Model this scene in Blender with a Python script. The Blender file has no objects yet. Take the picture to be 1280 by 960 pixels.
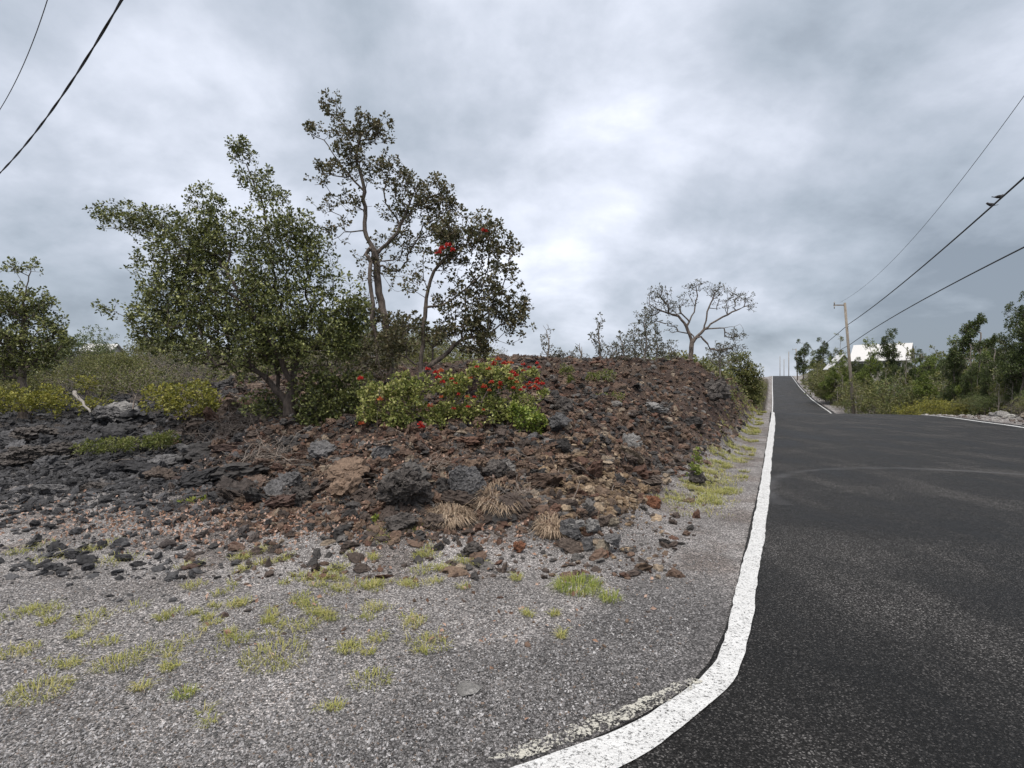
import bpy, math, random
import numpy as np
from mathutils import Vector, Matrix, Euler

random.seed(7)
R = np.random.RandomState(11)
C = bpy.context.scene.collection
sc = bpy.context.scene

# ------------------------------------------------------------------ camera, sky, sun, exposure
EYE = 1.6
FPX = 700.0                      # focal length in pixels of the 1280 px wide photograph
cam_d = bpy.data.cameras.new('camera')
cam = bpy.data.objects.new('camera', cam_d); C.objects.link(cam)
cam.location = (0, 0, EYE); cam.rotation_euler = (math.radians(90), 0, 0)
cam_d.sensor_width = 36.0; cam_d.lens = FPX / 1280 * 36.0
cam_d.clip_start = 0.05; cam_d.clip_end = 5000
sc.camera = cam

SUN_EL, SUN_AZ = math.radians(62), math.radians(205)       # azimuth clockwise from +Y
w = bpy.data.worlds.new("World"); sc.world = w; w.use_nodes = True
nt = w.node_tree; nt.nodes.clear()
N = nt.nodes.new; L = nt.links.new
out = N('ShaderNodeOutputWorld')
sky = N('ShaderNodeTexSky'); sky.sky_type = 'NISHITA'; sky.sun_disc = False
sky.sun_elevation = SUN_EL; sky.sun_rotation = SUN_AZ
bgs = N('ShaderNodeBackground'); bgs.inputs['Strength'].default_value = 0.08
L(sky.outputs[0], bgs.inputs['Color'])
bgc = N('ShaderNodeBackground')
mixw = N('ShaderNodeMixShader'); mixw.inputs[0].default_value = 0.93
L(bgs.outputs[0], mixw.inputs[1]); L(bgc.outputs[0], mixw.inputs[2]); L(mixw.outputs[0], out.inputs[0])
tc = N('ShaderNodeTexCoord')
DIR = tc.outputs['Generated']

def math_node(nt, op, a, b=None, c=None, clamp=False):
    n = nt.nodes.new('ShaderNodeMath'); n.operation = op; n.use_clamp = clamp
    for i, v in enumerate((a, b, c)):
        if v is None: continue
        if isinstance(v, (int, float)): n.inputs[i].default_value = v
        else: nt.links.new(v, n.inputs[i])
    return n.outputs[0]

def vmath(nt, op, a, b=None):
    n = nt.nodes.new('ShaderNodeVectorMath'); n.operation = op
    for i, v in enumerate((a, b)):
        if v is None: continue
        if isinstance(v, (tuple, list)): n.inputs[i].default_value = v
        else: nt.links.new(v, n.inputs[i])
    return n

def noise_node(nt, vec, scale, detail=4, rough=0.55, dist=0.0):
    n = nt.nodes.new('ShaderNodeTexNoise')
    n.inputs['Scale'].default_value = scale; n.inputs['Detail'].default_value = detail
    n.inputs['Roughness'].default_value = rough; n.inputs['Distortion'].default_value = dist
    if vec is not None: nt.links.new(vec, n.inputs['Vector'])
    return n

def ramp_node(nt, fac, stops, interp='LINEAR'):
    n = nt.nodes.new('ShaderNodeValToRGB'); n.color_ramp.interpolation = interp
    cr = n.color_ramp
    while len(cr.elements) < len(stops): cr.elements.new(0.5)
    for e, (p, c) in zip(cr.elements, stops):
        e.position = p; e.color = (c[0], c[1], c[2], 1) if isinstance(c, (tuple, list)) else (c, c, c, 1)
    nt.links.new(fac, n.inputs[0])
    return n.outputs[0]

def pxdir(px, py):
    v = Vector(((px - 640) / FPX, 1, -(py - 480) / FPX)); v.normalize(); return tuple(v)

sep = N('ShaderNodeSeparateXYZ'); L(DIR, sep.inputs[0])
zc = math_node(nt, 'ADD', math_node(nt, 'MAXIMUM', sep.outputs[2], 0.0), 0.42)
comb = N('ShaderNodeCombineXYZ')
L(math_node(nt, 'DIVIDE', sep.outputs[0], zc), comb.inputs[0])
L(math_node(nt, 'DIVIDE', sep.outputs[1], zc), comb.inputs[1])
n1 = noise_node(nt, comb.outputs[0], 0.95, 9, 0.55, 0.15).outputs[0]
cv2 = vmath(nt, 'ADD', comb.outputs[0], (7.3, 2.1, 0)).outputs[0]
n2 = noise_node(nt, cv2, 2.6, 8, 0.55, 0.2).outputs[0]
cl = math_node(nt, 'ADD', math_node(nt, 'SUBTRACT', math_node(nt, 'MULTIPLY', n1, 0.86), 0.155), math_node(nt, 'MULTIPLY', n2, 0.45))
# broad bright and dark regions of the overcast, each in its own direction of the sky
for (px, py, k, amp) in [
        (695, 270, 60, 0.05), (730, 205, 70, 0.06), (560, 130, 14, 0.02), (250, 90, 9, 0.03), (90, 330, 20, 0.02),
        (1130, 400, 30, -0.05), (690, 90, 60, -0.055), (1180, 150, 10, -0.015), (900, 440, 60, 0.03), (672, 240, 260, -0.07), (610, 250, 200, 0.03), (800, 210, 120, 0.03), (460, 60, 60, 0.03),
        (180, 160, 30, -0.02), (960, 300, 40, 0.02), (1020, 440, 200, 0.05)]:
    d = vmath(nt, 'DOT_PRODUCT', DIR, pxdir(px, py)).outputs['Value']
    p = math_node(nt, 'POWER', math_node(nt, 'MAXIMUM', d, 0.0), float(k))
    cl = math_node(nt, 'ADD', cl, math_node(nt, 'MULTIPLY', p, amp))
ccol = ramp_node(nt, cl, [(0.34, (0.19, 0.222, 0.265)), (0.44, (0.305, 0.345, 0.40)), (0.52, (0.405, 0.44, 0.505)),
                          (0.62, (0.58, 0.61, 0.69)), (0.72, (0.80, 0.82, 0.87))])
warm = nt.nodes.new('ShaderNodeMix'); warm.data_type = 'RGBA'; warm.blend_type = 'MULTIPLY'
L(ramp_node(nt, sep.outputs[2], [(0.56, 0.0), (0.72, 1.0)]), warm.inputs[0]); L(ccol, warm.inputs[6]); warm.inputs[7].default_value = (1.14, 1.0, .84, 1)  # unseen upper sky tinted warm to offset blue light on the ground
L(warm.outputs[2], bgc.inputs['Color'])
# an overcast sky is brighter towards the zenith; strength raised above the view to brighten the ground
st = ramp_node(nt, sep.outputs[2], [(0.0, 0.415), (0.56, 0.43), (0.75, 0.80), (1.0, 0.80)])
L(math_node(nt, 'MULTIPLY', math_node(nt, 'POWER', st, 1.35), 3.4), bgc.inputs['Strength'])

sd = bpy.data.lights.new('sun', 'SUN'); sd.energy = 1.5; sd.angle = math.radians(10); sd.color = (1.0, 0.94, 0.86)
sun = bpy.data.objects.new('sun', sd); C.objects.link(sun)
sdir = Vector((math.sin(SUN_AZ) * math.cos(SUN_EL), math.cos(SUN_AZ) * math.cos(SUN_EL), math.sin(SUN_EL)))
sun.rotation_euler = sdir.to_track_quat('Z', 'Y').to_euler()

sc.view_settings.view_transform = 'Standard'; sc.view_settings.look = 'None'
sc.view_settings.exposure = 0.56; sc.view_settings.gamma = 1.0; sc.view_settings.use_curve_mapping = False
sc.render.engine = 'CYCLES'
sc.cycles.max_bounces = 5; sc.cycles.diffuse_bounces = 3; sc.cycles.glossy_bounces = 2
sc.cycles.transmission_bounces = 3; sc.cycles.transparent_max_bounces = 6

# ------------------------------------------------------------------ helpers
def tag(o, label=None, cat=None, group=None, kind=None):
    if label: o['label'] = label
    if cat: o['category'] = cat
    if group: o['group'] = group
    if kind: o['kind'] = kind
    return o

def empty(name, loc, rz=0.0):
    o = bpy.data.objects.new(name, None); C.objects.link(o); o.location = loc; o.rotation_euler = (0, 0, rz)
    o.empty_display_size = 0.1
    return o

def mesh_obj(name, V, F, mat, parent=None, smooth=False, col=None, origin=None):
    """V (n,3); F a (m,k) int array or a list of such arrays."""
    V = np.asarray(V, dtype=np.float32)
    if origin is not None: V = V - np.asarray(origin, dtype=np.float32)
    if not isinstance(F, (list, tuple)): F = [F]
    F = [np.asarray(f, dtype=np.int32) for f in F if len(f)]
    me = bpy.data.meshes.new(name)
    me.vertices.add(len(V)); me.vertices.foreach_set('co', V.ravel())
    nl = sum(f.size for f in F); npoly = sum(len(f) for f in F)
    me.loops.add(nl); me.loops.foreach_set('vertex_index', np.concatenate([f.ravel() for f in F]))
    tot = np.concatenate([np.full(len(f), f.shape[1], dtype=np.int32) for f in F])
    start = np.concatenate([[0], np.cumsum(tot)[:-1]]).astype(np.int32)
    me.polygons.add(npoly); me.polygons.foreach_set('loop_start', start); me.polygons.foreach_set('loop_total', tot)
    me.polygons.foreach_set('use_smooth', np.full(npoly, bool(smooth)))
    me.update(calc_edges=True)
    if col is not None:
        a = me.color_attributes.new('Col', 'FLOAT_COLOR', 'POINT')
        c4 = np.ones((len(V), 4), dtype=np.float32); c4[:, :3] = col
        a.data.foreach_set('color', c4.ravel())
    if mat: me.materials.append(mat)
    o = bpy.data.objects.new(name, me); C.objects.link(o)
    if parent: o.parent = parent
    if origin is not None: o.location = tuple(float(v) for v in origin)
    return o

class MB:
    def __init__(s): s.V = []; s.F = {}; s.n = 0
    def add(s, V, F):
        V = np.asarray(V, float)
        for f in F: s.F.setdefault(len(f), []).append([i + s.n for i in f])
        s.V.append(V); s.n += len(V)
    def box(s, c, size, rot=None, taper=1.0):
        sx, sy, sz = [v / 2 for v in size]
        V = np.array([(x * (taper if z > 0 else 1), y * (taper if z > 0 else 1), z) for z in (-sz, sz) for y in (-sy, sy) for x in (-sx, sx)])
        if rot is not None: V = V @ np.array(rot).T
        s.add(V + np.array(c), [(0, 2, 3, 1), (4, 5, 7, 6), (0, 1, 5, 4), (2, 6, 7, 3), (0, 4, 6, 2), (1, 3, 7, 5)])
    def tube(s, pts, rad, n=8, cap=True):
        pts = [np.array(p, float) for p in pts]
        if not hasattr(rad, '__len__'): rad = [rad] * len(pts)
        rings = []
        for i, p in enumerate(pts):
            t = pts[min(i + 1, len(pts) - 1)] - pts[max(i - 1, 0)]; t /= np.linalg.norm(t) + 1e-9
            ref = np.array((1., 0, 0)) if abs(t[0]) < .8 else np.array((0, 1., 0))
            a = np.cross(t, ref); a /= np.linalg.norm(a); b = np.cross(t, a)
            ang = np.linspace(0, 2 * math.pi, n, endpoint=False)
            rings.append(p + rad[i] * (np.cos(ang)[:, None] * a + np.sin(ang)[:, None] * b))
        V = np.concatenate(rings); F = []
        for i in range(len(pts) - 1):
            for j in range(n):
                k = (j + 1) % n; F.append((i * n + j, i * n + k, (i + 1) * n + k, (i + 1) * n + j))
        if cap: F.append(tuple(range(n))[::-1]); F.append(tuple(range((len(pts) - 1) * n, len(pts) * n)))
        s.add(V, F)
    def build(s, name, mat, parent=None, smooth=False, origin=None):
        return mesh_obj(name, np.concatenate(s.V), [np.array(f) for f in s.F.values()], mat, parent, smooth, origin=origin)

# gradient noise
_perm = np.random.RandomState(3).permutation(256); _perm = np.concatenate([_perm, _perm, _perm])
_g = np.random.RandomState(4).normal(size=(256, 3)); _g /= np.linalg.norm(_g, axis=1)[:, None]
def pnoise(P):
    P = np.asarray(P, float)
    I = np.floor(P).astype(int); f = P - I; I &= 255
    u = f * f * f * (f * (f * 6 - 15) + 10)
    r = 0
    for dx in (0, 1):
        for dy in (0, 1):
            for dz in (0, 1):
                h = _perm[_perm[_perm[(I[:, 0] + dx) & 255] + ((I[:, 1] + dy) & 255)] + ((I[:, 2] + dz) & 255)]
                g = _g[h]
                d = g[:, 0] * (f[:, 0] - dx) + g[:, 1] * (f[:, 1] - dy) + g[:, 2] * (f[:, 2] - dz)
                wt = (u[:, 0] if dx else 1 - u[:, 0]) * (u[:, 1] if dy else 1 - u[:, 1]) * (u[:, 2] if dz else 1 - u[:, 2])
                r = r + wt * d
    return r * 1.4
def fbm2(x, y, f, octv=4, seed=0.0, gain=0.5):
    r = 0; a = 1.0
    for i in range(octv):
        r = r + a * pnoise(np.stack([x * f, y * f, np.full_like(x, seed + i * 7.7)], 1)); f *= 2.03; a *= gain
    return r
def sst(a, b, x):
    t = np.clip((x - a) / (b - a), 0, 1); return t * t * (3 - 2 * t)

# ------------------------------------------------------------------ lie of the land
SD, CD = 0.4217, 0.9067          # the road runs at 25 degrees to the right of the view
def su(x, y): return x * SD + y * CD, x * CD - y * SD
def xy(s, u): return s * SD + u * CD, s * CD - u * SD
_ps = [-500, 0, 30, 36, 42, 52, 62, 74, 86, 100, 122, 150, 180, 215, 251, 266, 290, 340, 1500]
_pz = [0, 0, 0.02, -.02, -.35, -1.6, -2.45, -2.5, -2.08, -1.85, -1.4, -.35, .9, 2.9, 4.86, 5.05, 4.2, 2.0, 1.0]
_fs = np.arange(-500, 1500, 1.0); _fz = np.interp(_fs, _ps, _pz)
_k = np.hanning(11); _k /= _k.sum(); _fz = np.convolve(np.pad(_fz, 5, mode='edge'), _k, mode='valid')
def prof(s): return np.interp(s, _fs, _fz)
def uL(s): return np.interp(s, [-40, -12.7, -2.65, .95, 1.74, 2.14, 2.43, 2.67, 3.0, 3.4, 4.0, 6.1, 10.3, 23.7, 600],
                            [-28, -10.65, -4.28, -1.87, -1.25, -.96, -.74, -.59, -.43, -.32, -.27, -.235, -.18, -.115, -.115])
def uR(s): return np.interp(s, [-40, 0, 10, 20, 26, 36, 44, 600], [30, 16, 12.5, 9.6, 8.75, 7.9, 7.35, 7.35])

COLS = {
 -400: [(5.6, 0), (8, 600), (12, 555), (18, 520), (25, 490), (35, 465), (60, 448), (150, 455), (900, 472)],
 0:    [(5.5, 0), (7, 628), (10, 578), (14, 542), (18, 521), (25, 490), (35, 465), (60, 448), (150, 452), (900, 472)],
 200:  [(5.4, 0), (7, 626), (9, 580), (12, 542), (16, 510), (25, 480), (40, 456), (60, 446), (150, 452), (900, 472)],
 350:  [(5.0, 0), (6, 652), (7.5, 592), (9, 537), (11, 505), (15, 482), (25, 464), (60, 446), (150, 454), (900, 472)],
 500:  [(4.9, 0), (6, 640), (7, 590), (8, 553), (9, 523), (11, 497), (15, 472), (25, 458), (60, 450), (150, 458), (900, 472)],
 640:  [(4.9, 0), (5.6, 668), (6.5, 603), (8, 547), (9.5, 500), (12, 462), (14, 453), (20, 450), (30, 456), (60, 462), (150, 466), (900, 472)],
 740:  [(4.9, 0), (5.3, 689), (6.3, 620), (8, 560), (10, 510), (13, 466), (15, 455), (20, 453), (30, 460), (60, 468), (150, 470), (900, 474)],
 850:  [(5.4, 0), (6.5, 648), (8, 612), (10, 568), (13, 512), (16, 466), (19, 452), (24, 454), (40, 472), (100, 475), (900, 474)],
 920:  [(6, 0), (8, 620), (10, 572), (13, 528), (16, 500), (22, 474), (30, 474), (45, 485), (60, 492), (100, 489), (150, 480), (228, 471), (900, 474)],
}
_cpx = np.array(sorted(COLS)); _zz = np.concatenate([np.linspace(0, 30, 601), np.geomspace(30.2, 900, 300)])
_ch = []
for p in _cpx:
    zs = [0.0]; hs = [0.0]
    for (z, py) in COLS[p]: zs.append(z); hs.append(0.0 if py == 0 else EYE - (py - 480) / FPX * z)
    h = np.interp(_zz, zs, hs)
    kk = np.hanning(13); kk /= kk.sum(); h[:600] = np.convolve(np.pad(h, 6, mode='edge'), kk, mode='valid')[:600]
    _ch.append(h)
_ch = np.array(_ch)
def hcol(x, y):
    yy = np.maximum(y, 0.3); px = np.clip(640 + FPX * x / yy, -400, 920)
    i = np.clip(np.searchsorted(_cpx, px, side='right') - 1, 0, len(_cpx) - 2)
    t = (px - _cpx[i]) / (_cpx[i + 1] - _cpx[i]); t = t * t * (3 - 2 * t)
    zi = np.interp(yy, _zz, np.arange(len(_zz))); z0 = np.minimum(zi.astype(int), len(_zz) - 2); zf = zi - z0
    a = _ch[i, z0] * (1 - zf) + _ch[i, z0 + 1] * zf; b = _ch[i + 1, z0] * (1 - zf) + _ch[i + 1, z0 + 1] * zf
    return np.where(y > 0.3, a * (1 - t) + b * t, 0.0)
def Hs(x, y):
    """smooth ground height"""
    x = np.atleast_1d(np.asarray(x, float)); y = np.atleast_1d(np.asarray(y, float))
    s, u = su(x, y); p = prof(s)
    e = uL(s) - .1 - u                                   # distance outside the left edge
    m = sst(.5, 2.0, np.where(s > 5, -u - .1, e)) * sst(3.5, 6, y)
    left = p + (hcol(x, y) - p) * m
    er = u - uR(s)
    right = p + sst(1.5, 6, er) * .25 + sst(5, 40, er) * .8 + sst(2, 9, er) * 2.2 * sst(48, 85, s) * sst(400, 200, s)
    h = np.where(er > 0, right, np.where(e > 0, left, p))
    return h - 0.012
def rough_mask(x, y):
    s, u = su(x, y); h = Hs(x, y) - prof(s)
    return np.where(u < 3, sst(.02, .45, h), sst(2.0, 5.0, u - uR(s)))
def H(x, y):
    x = np.atleast_1d(np.asarray(x, float)); y = np.atleast_1d(np.asarray(y, float))
    h = Hs(x, y); m = rough_mask(x, y)
    n = fbm2(x, y, .9, 3, 1.0) * .20 + fbm2(x, y, 3.2, 5, 9.0, .6) * .12
    r = np.abs(fbm2(x, y, 1.7, 3, 20.0)); n = n - r * .12 + .04
    s, u = su(x, y)
    n = n * np.where(u > 3, .5, 1.0)
    g = fbm2(x, y, .5, 3, 30.0) * .02 * np.where((u < uL(s)) , 1, 0) * sst(0, 1, uL(s) - u)
    inside = sst(0, .12, u - uL(s)) * sst(0, .12, uR(s) - u)
    return h + m * n + g - inside * .06
def At(px, py, z): return np.array(((px - 640) / FPX * z, z, EYE - (py - 480) / FPX * z))
_march = np.concatenate([np.linspace(1.5, 40, 1600), np.geomspace(40.1, 400, 600)])
def G(px, py, f=Hs):
    """where the view ray through a photograph pixel meets the ground"""
    z = _march; x = (px - 640) / FPX * z; ray = EYE - (py - 480) / FPX * z
    hit = np.nonzero(f(x, z) >= ray)[0]
    i = hit[0] if len(hit) else len(z) - 1
    return np.array((x[i], z[i], float(f(x[i], z[i])[0])))
def ground_at(px, z, f=H):
    x = (px - 640) / FPX * z; return np.array((x, z, float(f(x, z)[0])))

# ------------------------------------------------------------------ materials
def new_mat(name):
    m = bpy.data.materials.new(name); m.use_nodes = True; t = m.node_tree
    b = t.nodes['Principled BSDF']; return m, t, b
def geo_pos(t):
    g = t.nodes.new('ShaderNodeNewGeometry'); return g.outputs['Position']
def attr(t):
    a = t.nodes.new('ShaderNodeAttribute'); a.attribute_name = 'Col'; return a.outputs['Color']
def mixc(t, fac, a, b, mode='MIX'):
    n = t.nodes.new('ShaderNodeMix'); n.data_type = 'RGBA'; n.blend_type = mode
    if isinstance(fac, (int, float)): n.inputs[0].default_value = fac
    else: t.links.new(fac, n.inputs[0])
    for i, v in ((6, a), (7, b)):
        if isinstance(v, (tuple, list)): n.inputs[i].default_value = (*v[:3], 1)
        else: t.links.new(v, n.inputs[i])
    return n.outputs[2]
def bump(t, b, h, strength, dist):
    n = t.nodes.new('ShaderNodeBump'); n.inputs['Strength'].default_value = strength; n.inputs['Distance'].default_value = dist
    t.links.new(h, n.inputs['Height']); t.links.new(n.outputs[0], b.inputs['Normal']); return n
def vor(t, vec, scale, feature='F1', rnd=1.0):
    v = t.nodes.new('ShaderNodeTexVoronoi'); v.feature = feature; v.inputs['Scale'].default_value = scale
    v.inputs['Randomness'].default_value = rnd
    if vec is not None: t.links.new(vec, v.inputs['Vector'])
    return v
def island(t):
    g = t.nodes.new('ShaderNodeNewGeometry'); return g.outputs['Random Per Island']

# ground: vertex colour gives the kind of soil; chips, grit and lumps come from the nodes
m_ground, t, b = new_mat('ground_soil')
P = geo_pos(t); col = attr(t)
v1 = vor(t, P, 95)
sepc = t.nodes.new('ShaderNodeSeparateColor'); t.links.new(v1.outputs['Color'], sepc.inputs[0])
chip = ramp_node(t, sepc.outputs[0], [(0, .28), (.35, .7), (.7, 1.1), (1, 2.3)])
edge = ramp_node(t, v1.outputs['Distance'], [(.3, 1.0), (.85, .4)])
k1 = mixc(t, 1.0, col, chip, 'MULTIPLY'); k1 = mixc(t, 1.0, k1, edge, 'MULTIPLY')
big = noise_node(t, P, 1.3, 5, .6).outputs[0]
k2 = mixc(t, 1.0, k1, ramp_node(t, big, [(.3, .72), (.5, 1.0), (.72, 1.28)]), 'MULTIPLY')
fine = noise_node(t, P, 14, 4, .7).outputs[0]
k3 = mixc(t, 1.0, k2, ramp_node(t, fine, [(.3, .7), (.65, 1.25)]), 'MULTIPLY')
t.links.new(k3, b.inputs['Base Color']); b.inputs['Roughness'].default_value = .85; b.inputs['Specular IOR Level'].default_value = .3
hh = math_node(t, 'ADD', math_node(t, 'MULTIPLY', v1.outputs['Distance'], -1.0), math_node(t, 'MULTIPLY', fine, 1.5))
bump(t, b, hh, 1.0, .012)

m_asphalt, t, b = new_mat('asphalt'); P = geo_pos(t)
v1 = vor(t, P, 135); s1 = t.nodes.new('ShaderNodeSeparateColor'); t.links.new(v1.outputs['Color'], s1.inputs[0])
agg = ramp_node(t, s1.outputs[0], [(0, .005), (.45, .010), (.75, .026), (.92, .065), (1, .15)])
rot = t.nodes.new('ShaderNodeMapping'); rot.inputs['Rotation'].default_value = (0, 0, math.radians(24.9)); rot.inputs['Scale'].default_value = (1.0, .16, 1)
t.links.new(P, rot.inputs[0])
lng = noise_node(t, rot.outputs[0], .9, 6, .62, .2).outputs[0]
brd = noise_node(t, P, .55, 4, .6, .6).outputs[0]
mm = math_node(t, 'ADD', math_node(t, 'MULTIPLY', lng, .5), math_node(t, 'MULTIPLY', brd, .5))
dust = ramp_node(t, mm, [(.40, .42), (.5, .9), (.60, 1.9)])
kk = mixc(t, 1.0, agg, dust, 'MULTIPLY')
kk = mixc(t, 1.0, kk, (1.0, .97, .96), 'MULTIPLY')
# a scuffed turning mark left by a tyre
wn = vmath(t, 'ADD', P, (-7.0, -7.2, 0)); rr_ = vmath(t, 'LENGTH', vmath(t, 'MULTIPLY', wn.outputs[0], (1, 1, 0)).outputs[0]).outputs['Value']
rg = math_node(t, 'ABSOLUTE', math_node(t, 'ADD', math_node(t, 'SUBTRACT', rr_, 3.42), math_node(t, 'MULTIPLY', math_node(t, 'SUBTRACT', brd, .5), .5)))
ringm = math_node(t, 'MULTIPLY', ramp_node(t, rg, [(.04, .5), (.16, 0)]), ramp_node(t, brd, [(.42, .2), (.55, 1)]))
sy_ = t.nodes.new('ShaderNodeSeparateXYZ'); t.links.new(P, sy_.inputs[0])
ringm = math_node(t, 'MULTIPLY', ringm, math_node(t, 'GREATER_THAN', sy_.outputs[1], 7.4))
kk = mixc(t, ringm, kk, (.10, .10, .105))
t.links.new(kk, b.inputs['Base Color'])
t.links.new(ramp_node(t, mm, [(.4, .50), (.62, .78)]), b.inputs['Roughness'])
b.inputs['Specular IOR Level'].default_value = .14
hh = math_node(t, 'ADD', math_node(t, 'MULTIPLY', v1.outputs['Distance'], -1.0), math_node(t, 'MULTIPLY', noise_node(t, P, 30, 3, .6).outputs[0], 1.2))
bump(t, b, hh, .9, .008)

def paint(name, base, holes, fade=None):
    m, t, b = new_mat(name); P = geo_pos(t)
    v = vor(t, P, 85); n = noise_node(t, P, 60, 4, .75).outputs[0]; n2 = noise_node(t, P, 9, 4, .7).outputs[0]
    k = mixc(t, 1.0, base, ramp_node(t, n2, [(.3, .82), (.7, 1.05)]), 'MULTIPLY')
    k = mixc(t, ramp_node(t, n, [(.40, .85), (.46, 0)]), k, (.06, .06, .06))
    t.links.new(k, b.inputs['Base Color']); b.inputs['Roughness'].default_value = .6
    mask = math_node(t, 'ADD', math_node(t, 'MULTIPLY', n, .6), math_node(t, 'MULTIPLY', n2, .4))
    t.links.new(ramp_node(t, mask, [(holes, 0.0), (holes + .02, 1.0)]), b.inputs['Alpha'])
    bump(t, b, math_node(t, 'MULTIPLY', v.outputs['Distance'], -1.0), 1.0, .006)
    return m
m_white = paint('white_line_paint', (.62, .63, .635), .36)
m_oldpaint = paint('worn_line_paint', (.46, .45, .40), .50)

def rock_mat(name, rough=.8, bs=1.0, bd=.03, sc_=9):
    m, t, b = new_mat(name); P = geo_pos(t); col = attr(t)
    n = noise_node(t, P, sc_, 6, .7).outputs[0]; n2 = noise_node(t, P, sc_ * 5, 4, .7).outputs[0]
    k = mixc(t, 1.0, col, ramp_node(t, n, [(.3, .6), (.7, 1.45)]), 'MULTIPLY')
    k = mixc(t, 1.0, k, ramp_node(t, n2, [(.3, .6), (.7, 1.5)]), 'MULTIPLY')
    t.links.new(k, b.inputs['Base Color']); b.inputs['Roughness'].default_value = rough; b.inputs['Specular IOR Level'].default_value = .35
    bump(t, b, math_node(t, 'ADD', n, math_node(t, 'MULTIPLY', n2, .5)), bs, bd)
    return m
m_rubble = rock_mat('rubble_stone', .8, .8, .02, 12)
m_rock = rock_mat('lava_rock', .72, 1.0, .06, 7)

def leaf_mat(name, stops, rough=.45, trans=.25, spec=.4):
    m, t, b = new_mat(name); r = island(t)
    P = geo_pos(t); n = noise_node(t, P, 2.2, 2, .5).outputs[0]
    f = math_node(t, 'ADD', math_node(t, 'MULTIPLY', r, .55), math_node(t, 'MULTIPLY', n, .45))
    k = ramp_node(t, f, [(.12 + .76 * i / (len(stops) - 1), c) for i, c in enumerate(stops)])
    t.links.new(k, b.inputs['Base Color']); b.inputs['Roughness'].default_value = rough; b.inputs['Specular IOR Level'].default_value = spec
    tr = t.nodes.new('ShaderNodeBsdfTranslucent'); t.links.new(k, tr.inputs[0])
    mx = t.nodes.new('ShaderNodeMixShader'); mx.inputs[0].default_value = trans
    t.links.new(b.outputs[0], mx.inputs[1]); t.links.new(tr.outputs[0], mx.inputs[2])
    t.links.new(mx.outputs[0], t.nodes['Material Output'].inputs[0])
    return m
m_leaf = leaf_mat('leaf_green', [(.035, .052, .018), (.07, .10, .034), (.115, .15, .05), (.18, .215, .075), (.28, .31, .12)])
m_leaf_pine = leaf_mat('leaf_deep_green', [(.02, .032, .012), (.04, .06, .02), (.065, .09, .028), (.10, .13, .04), (.16, .18, .06)])
m_leaf_fresh = leaf_mat('leaf_fresh_green', [(.04, .065, .015), (.08, .12, .025), (.13, .18, .035), (.20, .24, .05), (.28, .30, .09)])  # fresh green leaf colour of the narrow green trees
m_leaf_tree = leaf_mat('leaf_olive_green', [(.026, .034, .013), (.055, .07, .022), (.12, .142, .042), (.25, .27, .085), (.44, .44, .18)], .4, .14, .5)
m_leaf_dark = leaf_mat('leaf_dark', [(.035, .038, .02), (.07, .075, .034), (.11, .11, .05), (.155, .125, .07), (.22, .215, .10)])
m_leaf_lime = leaf_mat('leaf_lime', [(.06, .10, .02), (.13, .19, .035), (.22, .28, .05), (.32, .36, .08), (.40, .40, .14)])
m_leaf_shrub = leaf_mat('leaf_blossom_shrub', [(.045, .065, .018), (.13, .165, .04), (.27, .30, .08), (.46, .46, .17), (.60, .54, .27)])
m_leaf_olive = leaf_mat('leaf_olive', [(.07, .075, .02), (.14, .15, .03), (.23, .235, .04), (.33, .31, .06), (.42, .38, .10)])
m_leaf_scrub = leaf_mat('leaf_scrub', [(.05, .062, .022), (.095, .115, .035), (.15, .165, .05), (.22, .215, .08), (.30, .26, .13)])
m_leaf_grey = leaf_mat('leaf_grey', [(.05, .055, .035), (.08, .085, .055), (.12, .12, .08), (.17, .16, .11)])
m_leaf_fern = leaf_mat('leaf_fern', [(.06, .08, .02), (.12, .15, .035), (.20, .22, .06), (.28, .27, .10)])
m_grass = leaf_mat('grass_blades', [(.17, .19, .05), (.29, .31, .08), (.42, .40, .14), (.50, .42, .24)], .6)
m_grass_green = leaf_mat('grass_green', [(.12, .17, .03), (.22, .28, .05), (.34, .36, .09), (.42, .39, .15)], .6)
m_straw = leaf_mat('dry_grass', [(.16, .11, .075), (.27, .20, .14), (.38, .29, .21), (.48, .40, .31)], .8, .1)
m_litter = leaf_mat('fallen_leaf', [(.14, .08, .055), (.25, .15, .10), (.33, .2, .145), (.45, .33, .27), (.26, .13, .06)], .7, .05)
m_red = leaf_mat('blossom_red', [(.28, .012, .01), (.42, .022, .018), (.52, .04, .03), (.48, .09, .07)], .5, .2)
m_orange = leaf_mat('blossom_faded', [(.35, .06, .02), (.48, .12, .04), (.52, .2, .1)], .6, .2)

def bark(name, a, c, sc_=10):
    m, t, b = new_mat(name); P = geo_pos(t)
    mp = t.nodes.new('ShaderNodeMapping'); mp.inputs['Scale'].default_value = (1, 1, .25); t.links.new(P, mp.inputs[0])
    n = noise_node(t, mp.outputs[0], sc_ * 3, 5, .7).outputs[0]
    t.links.new(ramp_node(t, n, [(.3, a), (.7, c)]), b.inputs['Base Color']); b.inputs['Roughness'].default_value = .9
    bump(t, b, n, 1.0, .02); return m
m_bark = bark('bark_grey_brown', (.05, .04, .035), (.20, .165, .14))
m_bark_mid = bark('bark_brown', (.035, .028, .024), (.15, .12, .10))
m_bark_dark = bark('bark_dark', (.025, .02, .018), (.10, .08, .07))
m_bark_pale = bark('bark_pale', (.13, .115, .10), (.34, .30, .26))
m_twig = bark('dead_twig', (.15, .12, .10), (.36, .31, .27))
m_wood = bark('pole_wood', (.15, .125, .10), (.34, .30, .25), 4)
m_drift = bark('driftwood', (.16, .145, .13), (.36, .34, .31), 4)

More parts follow.
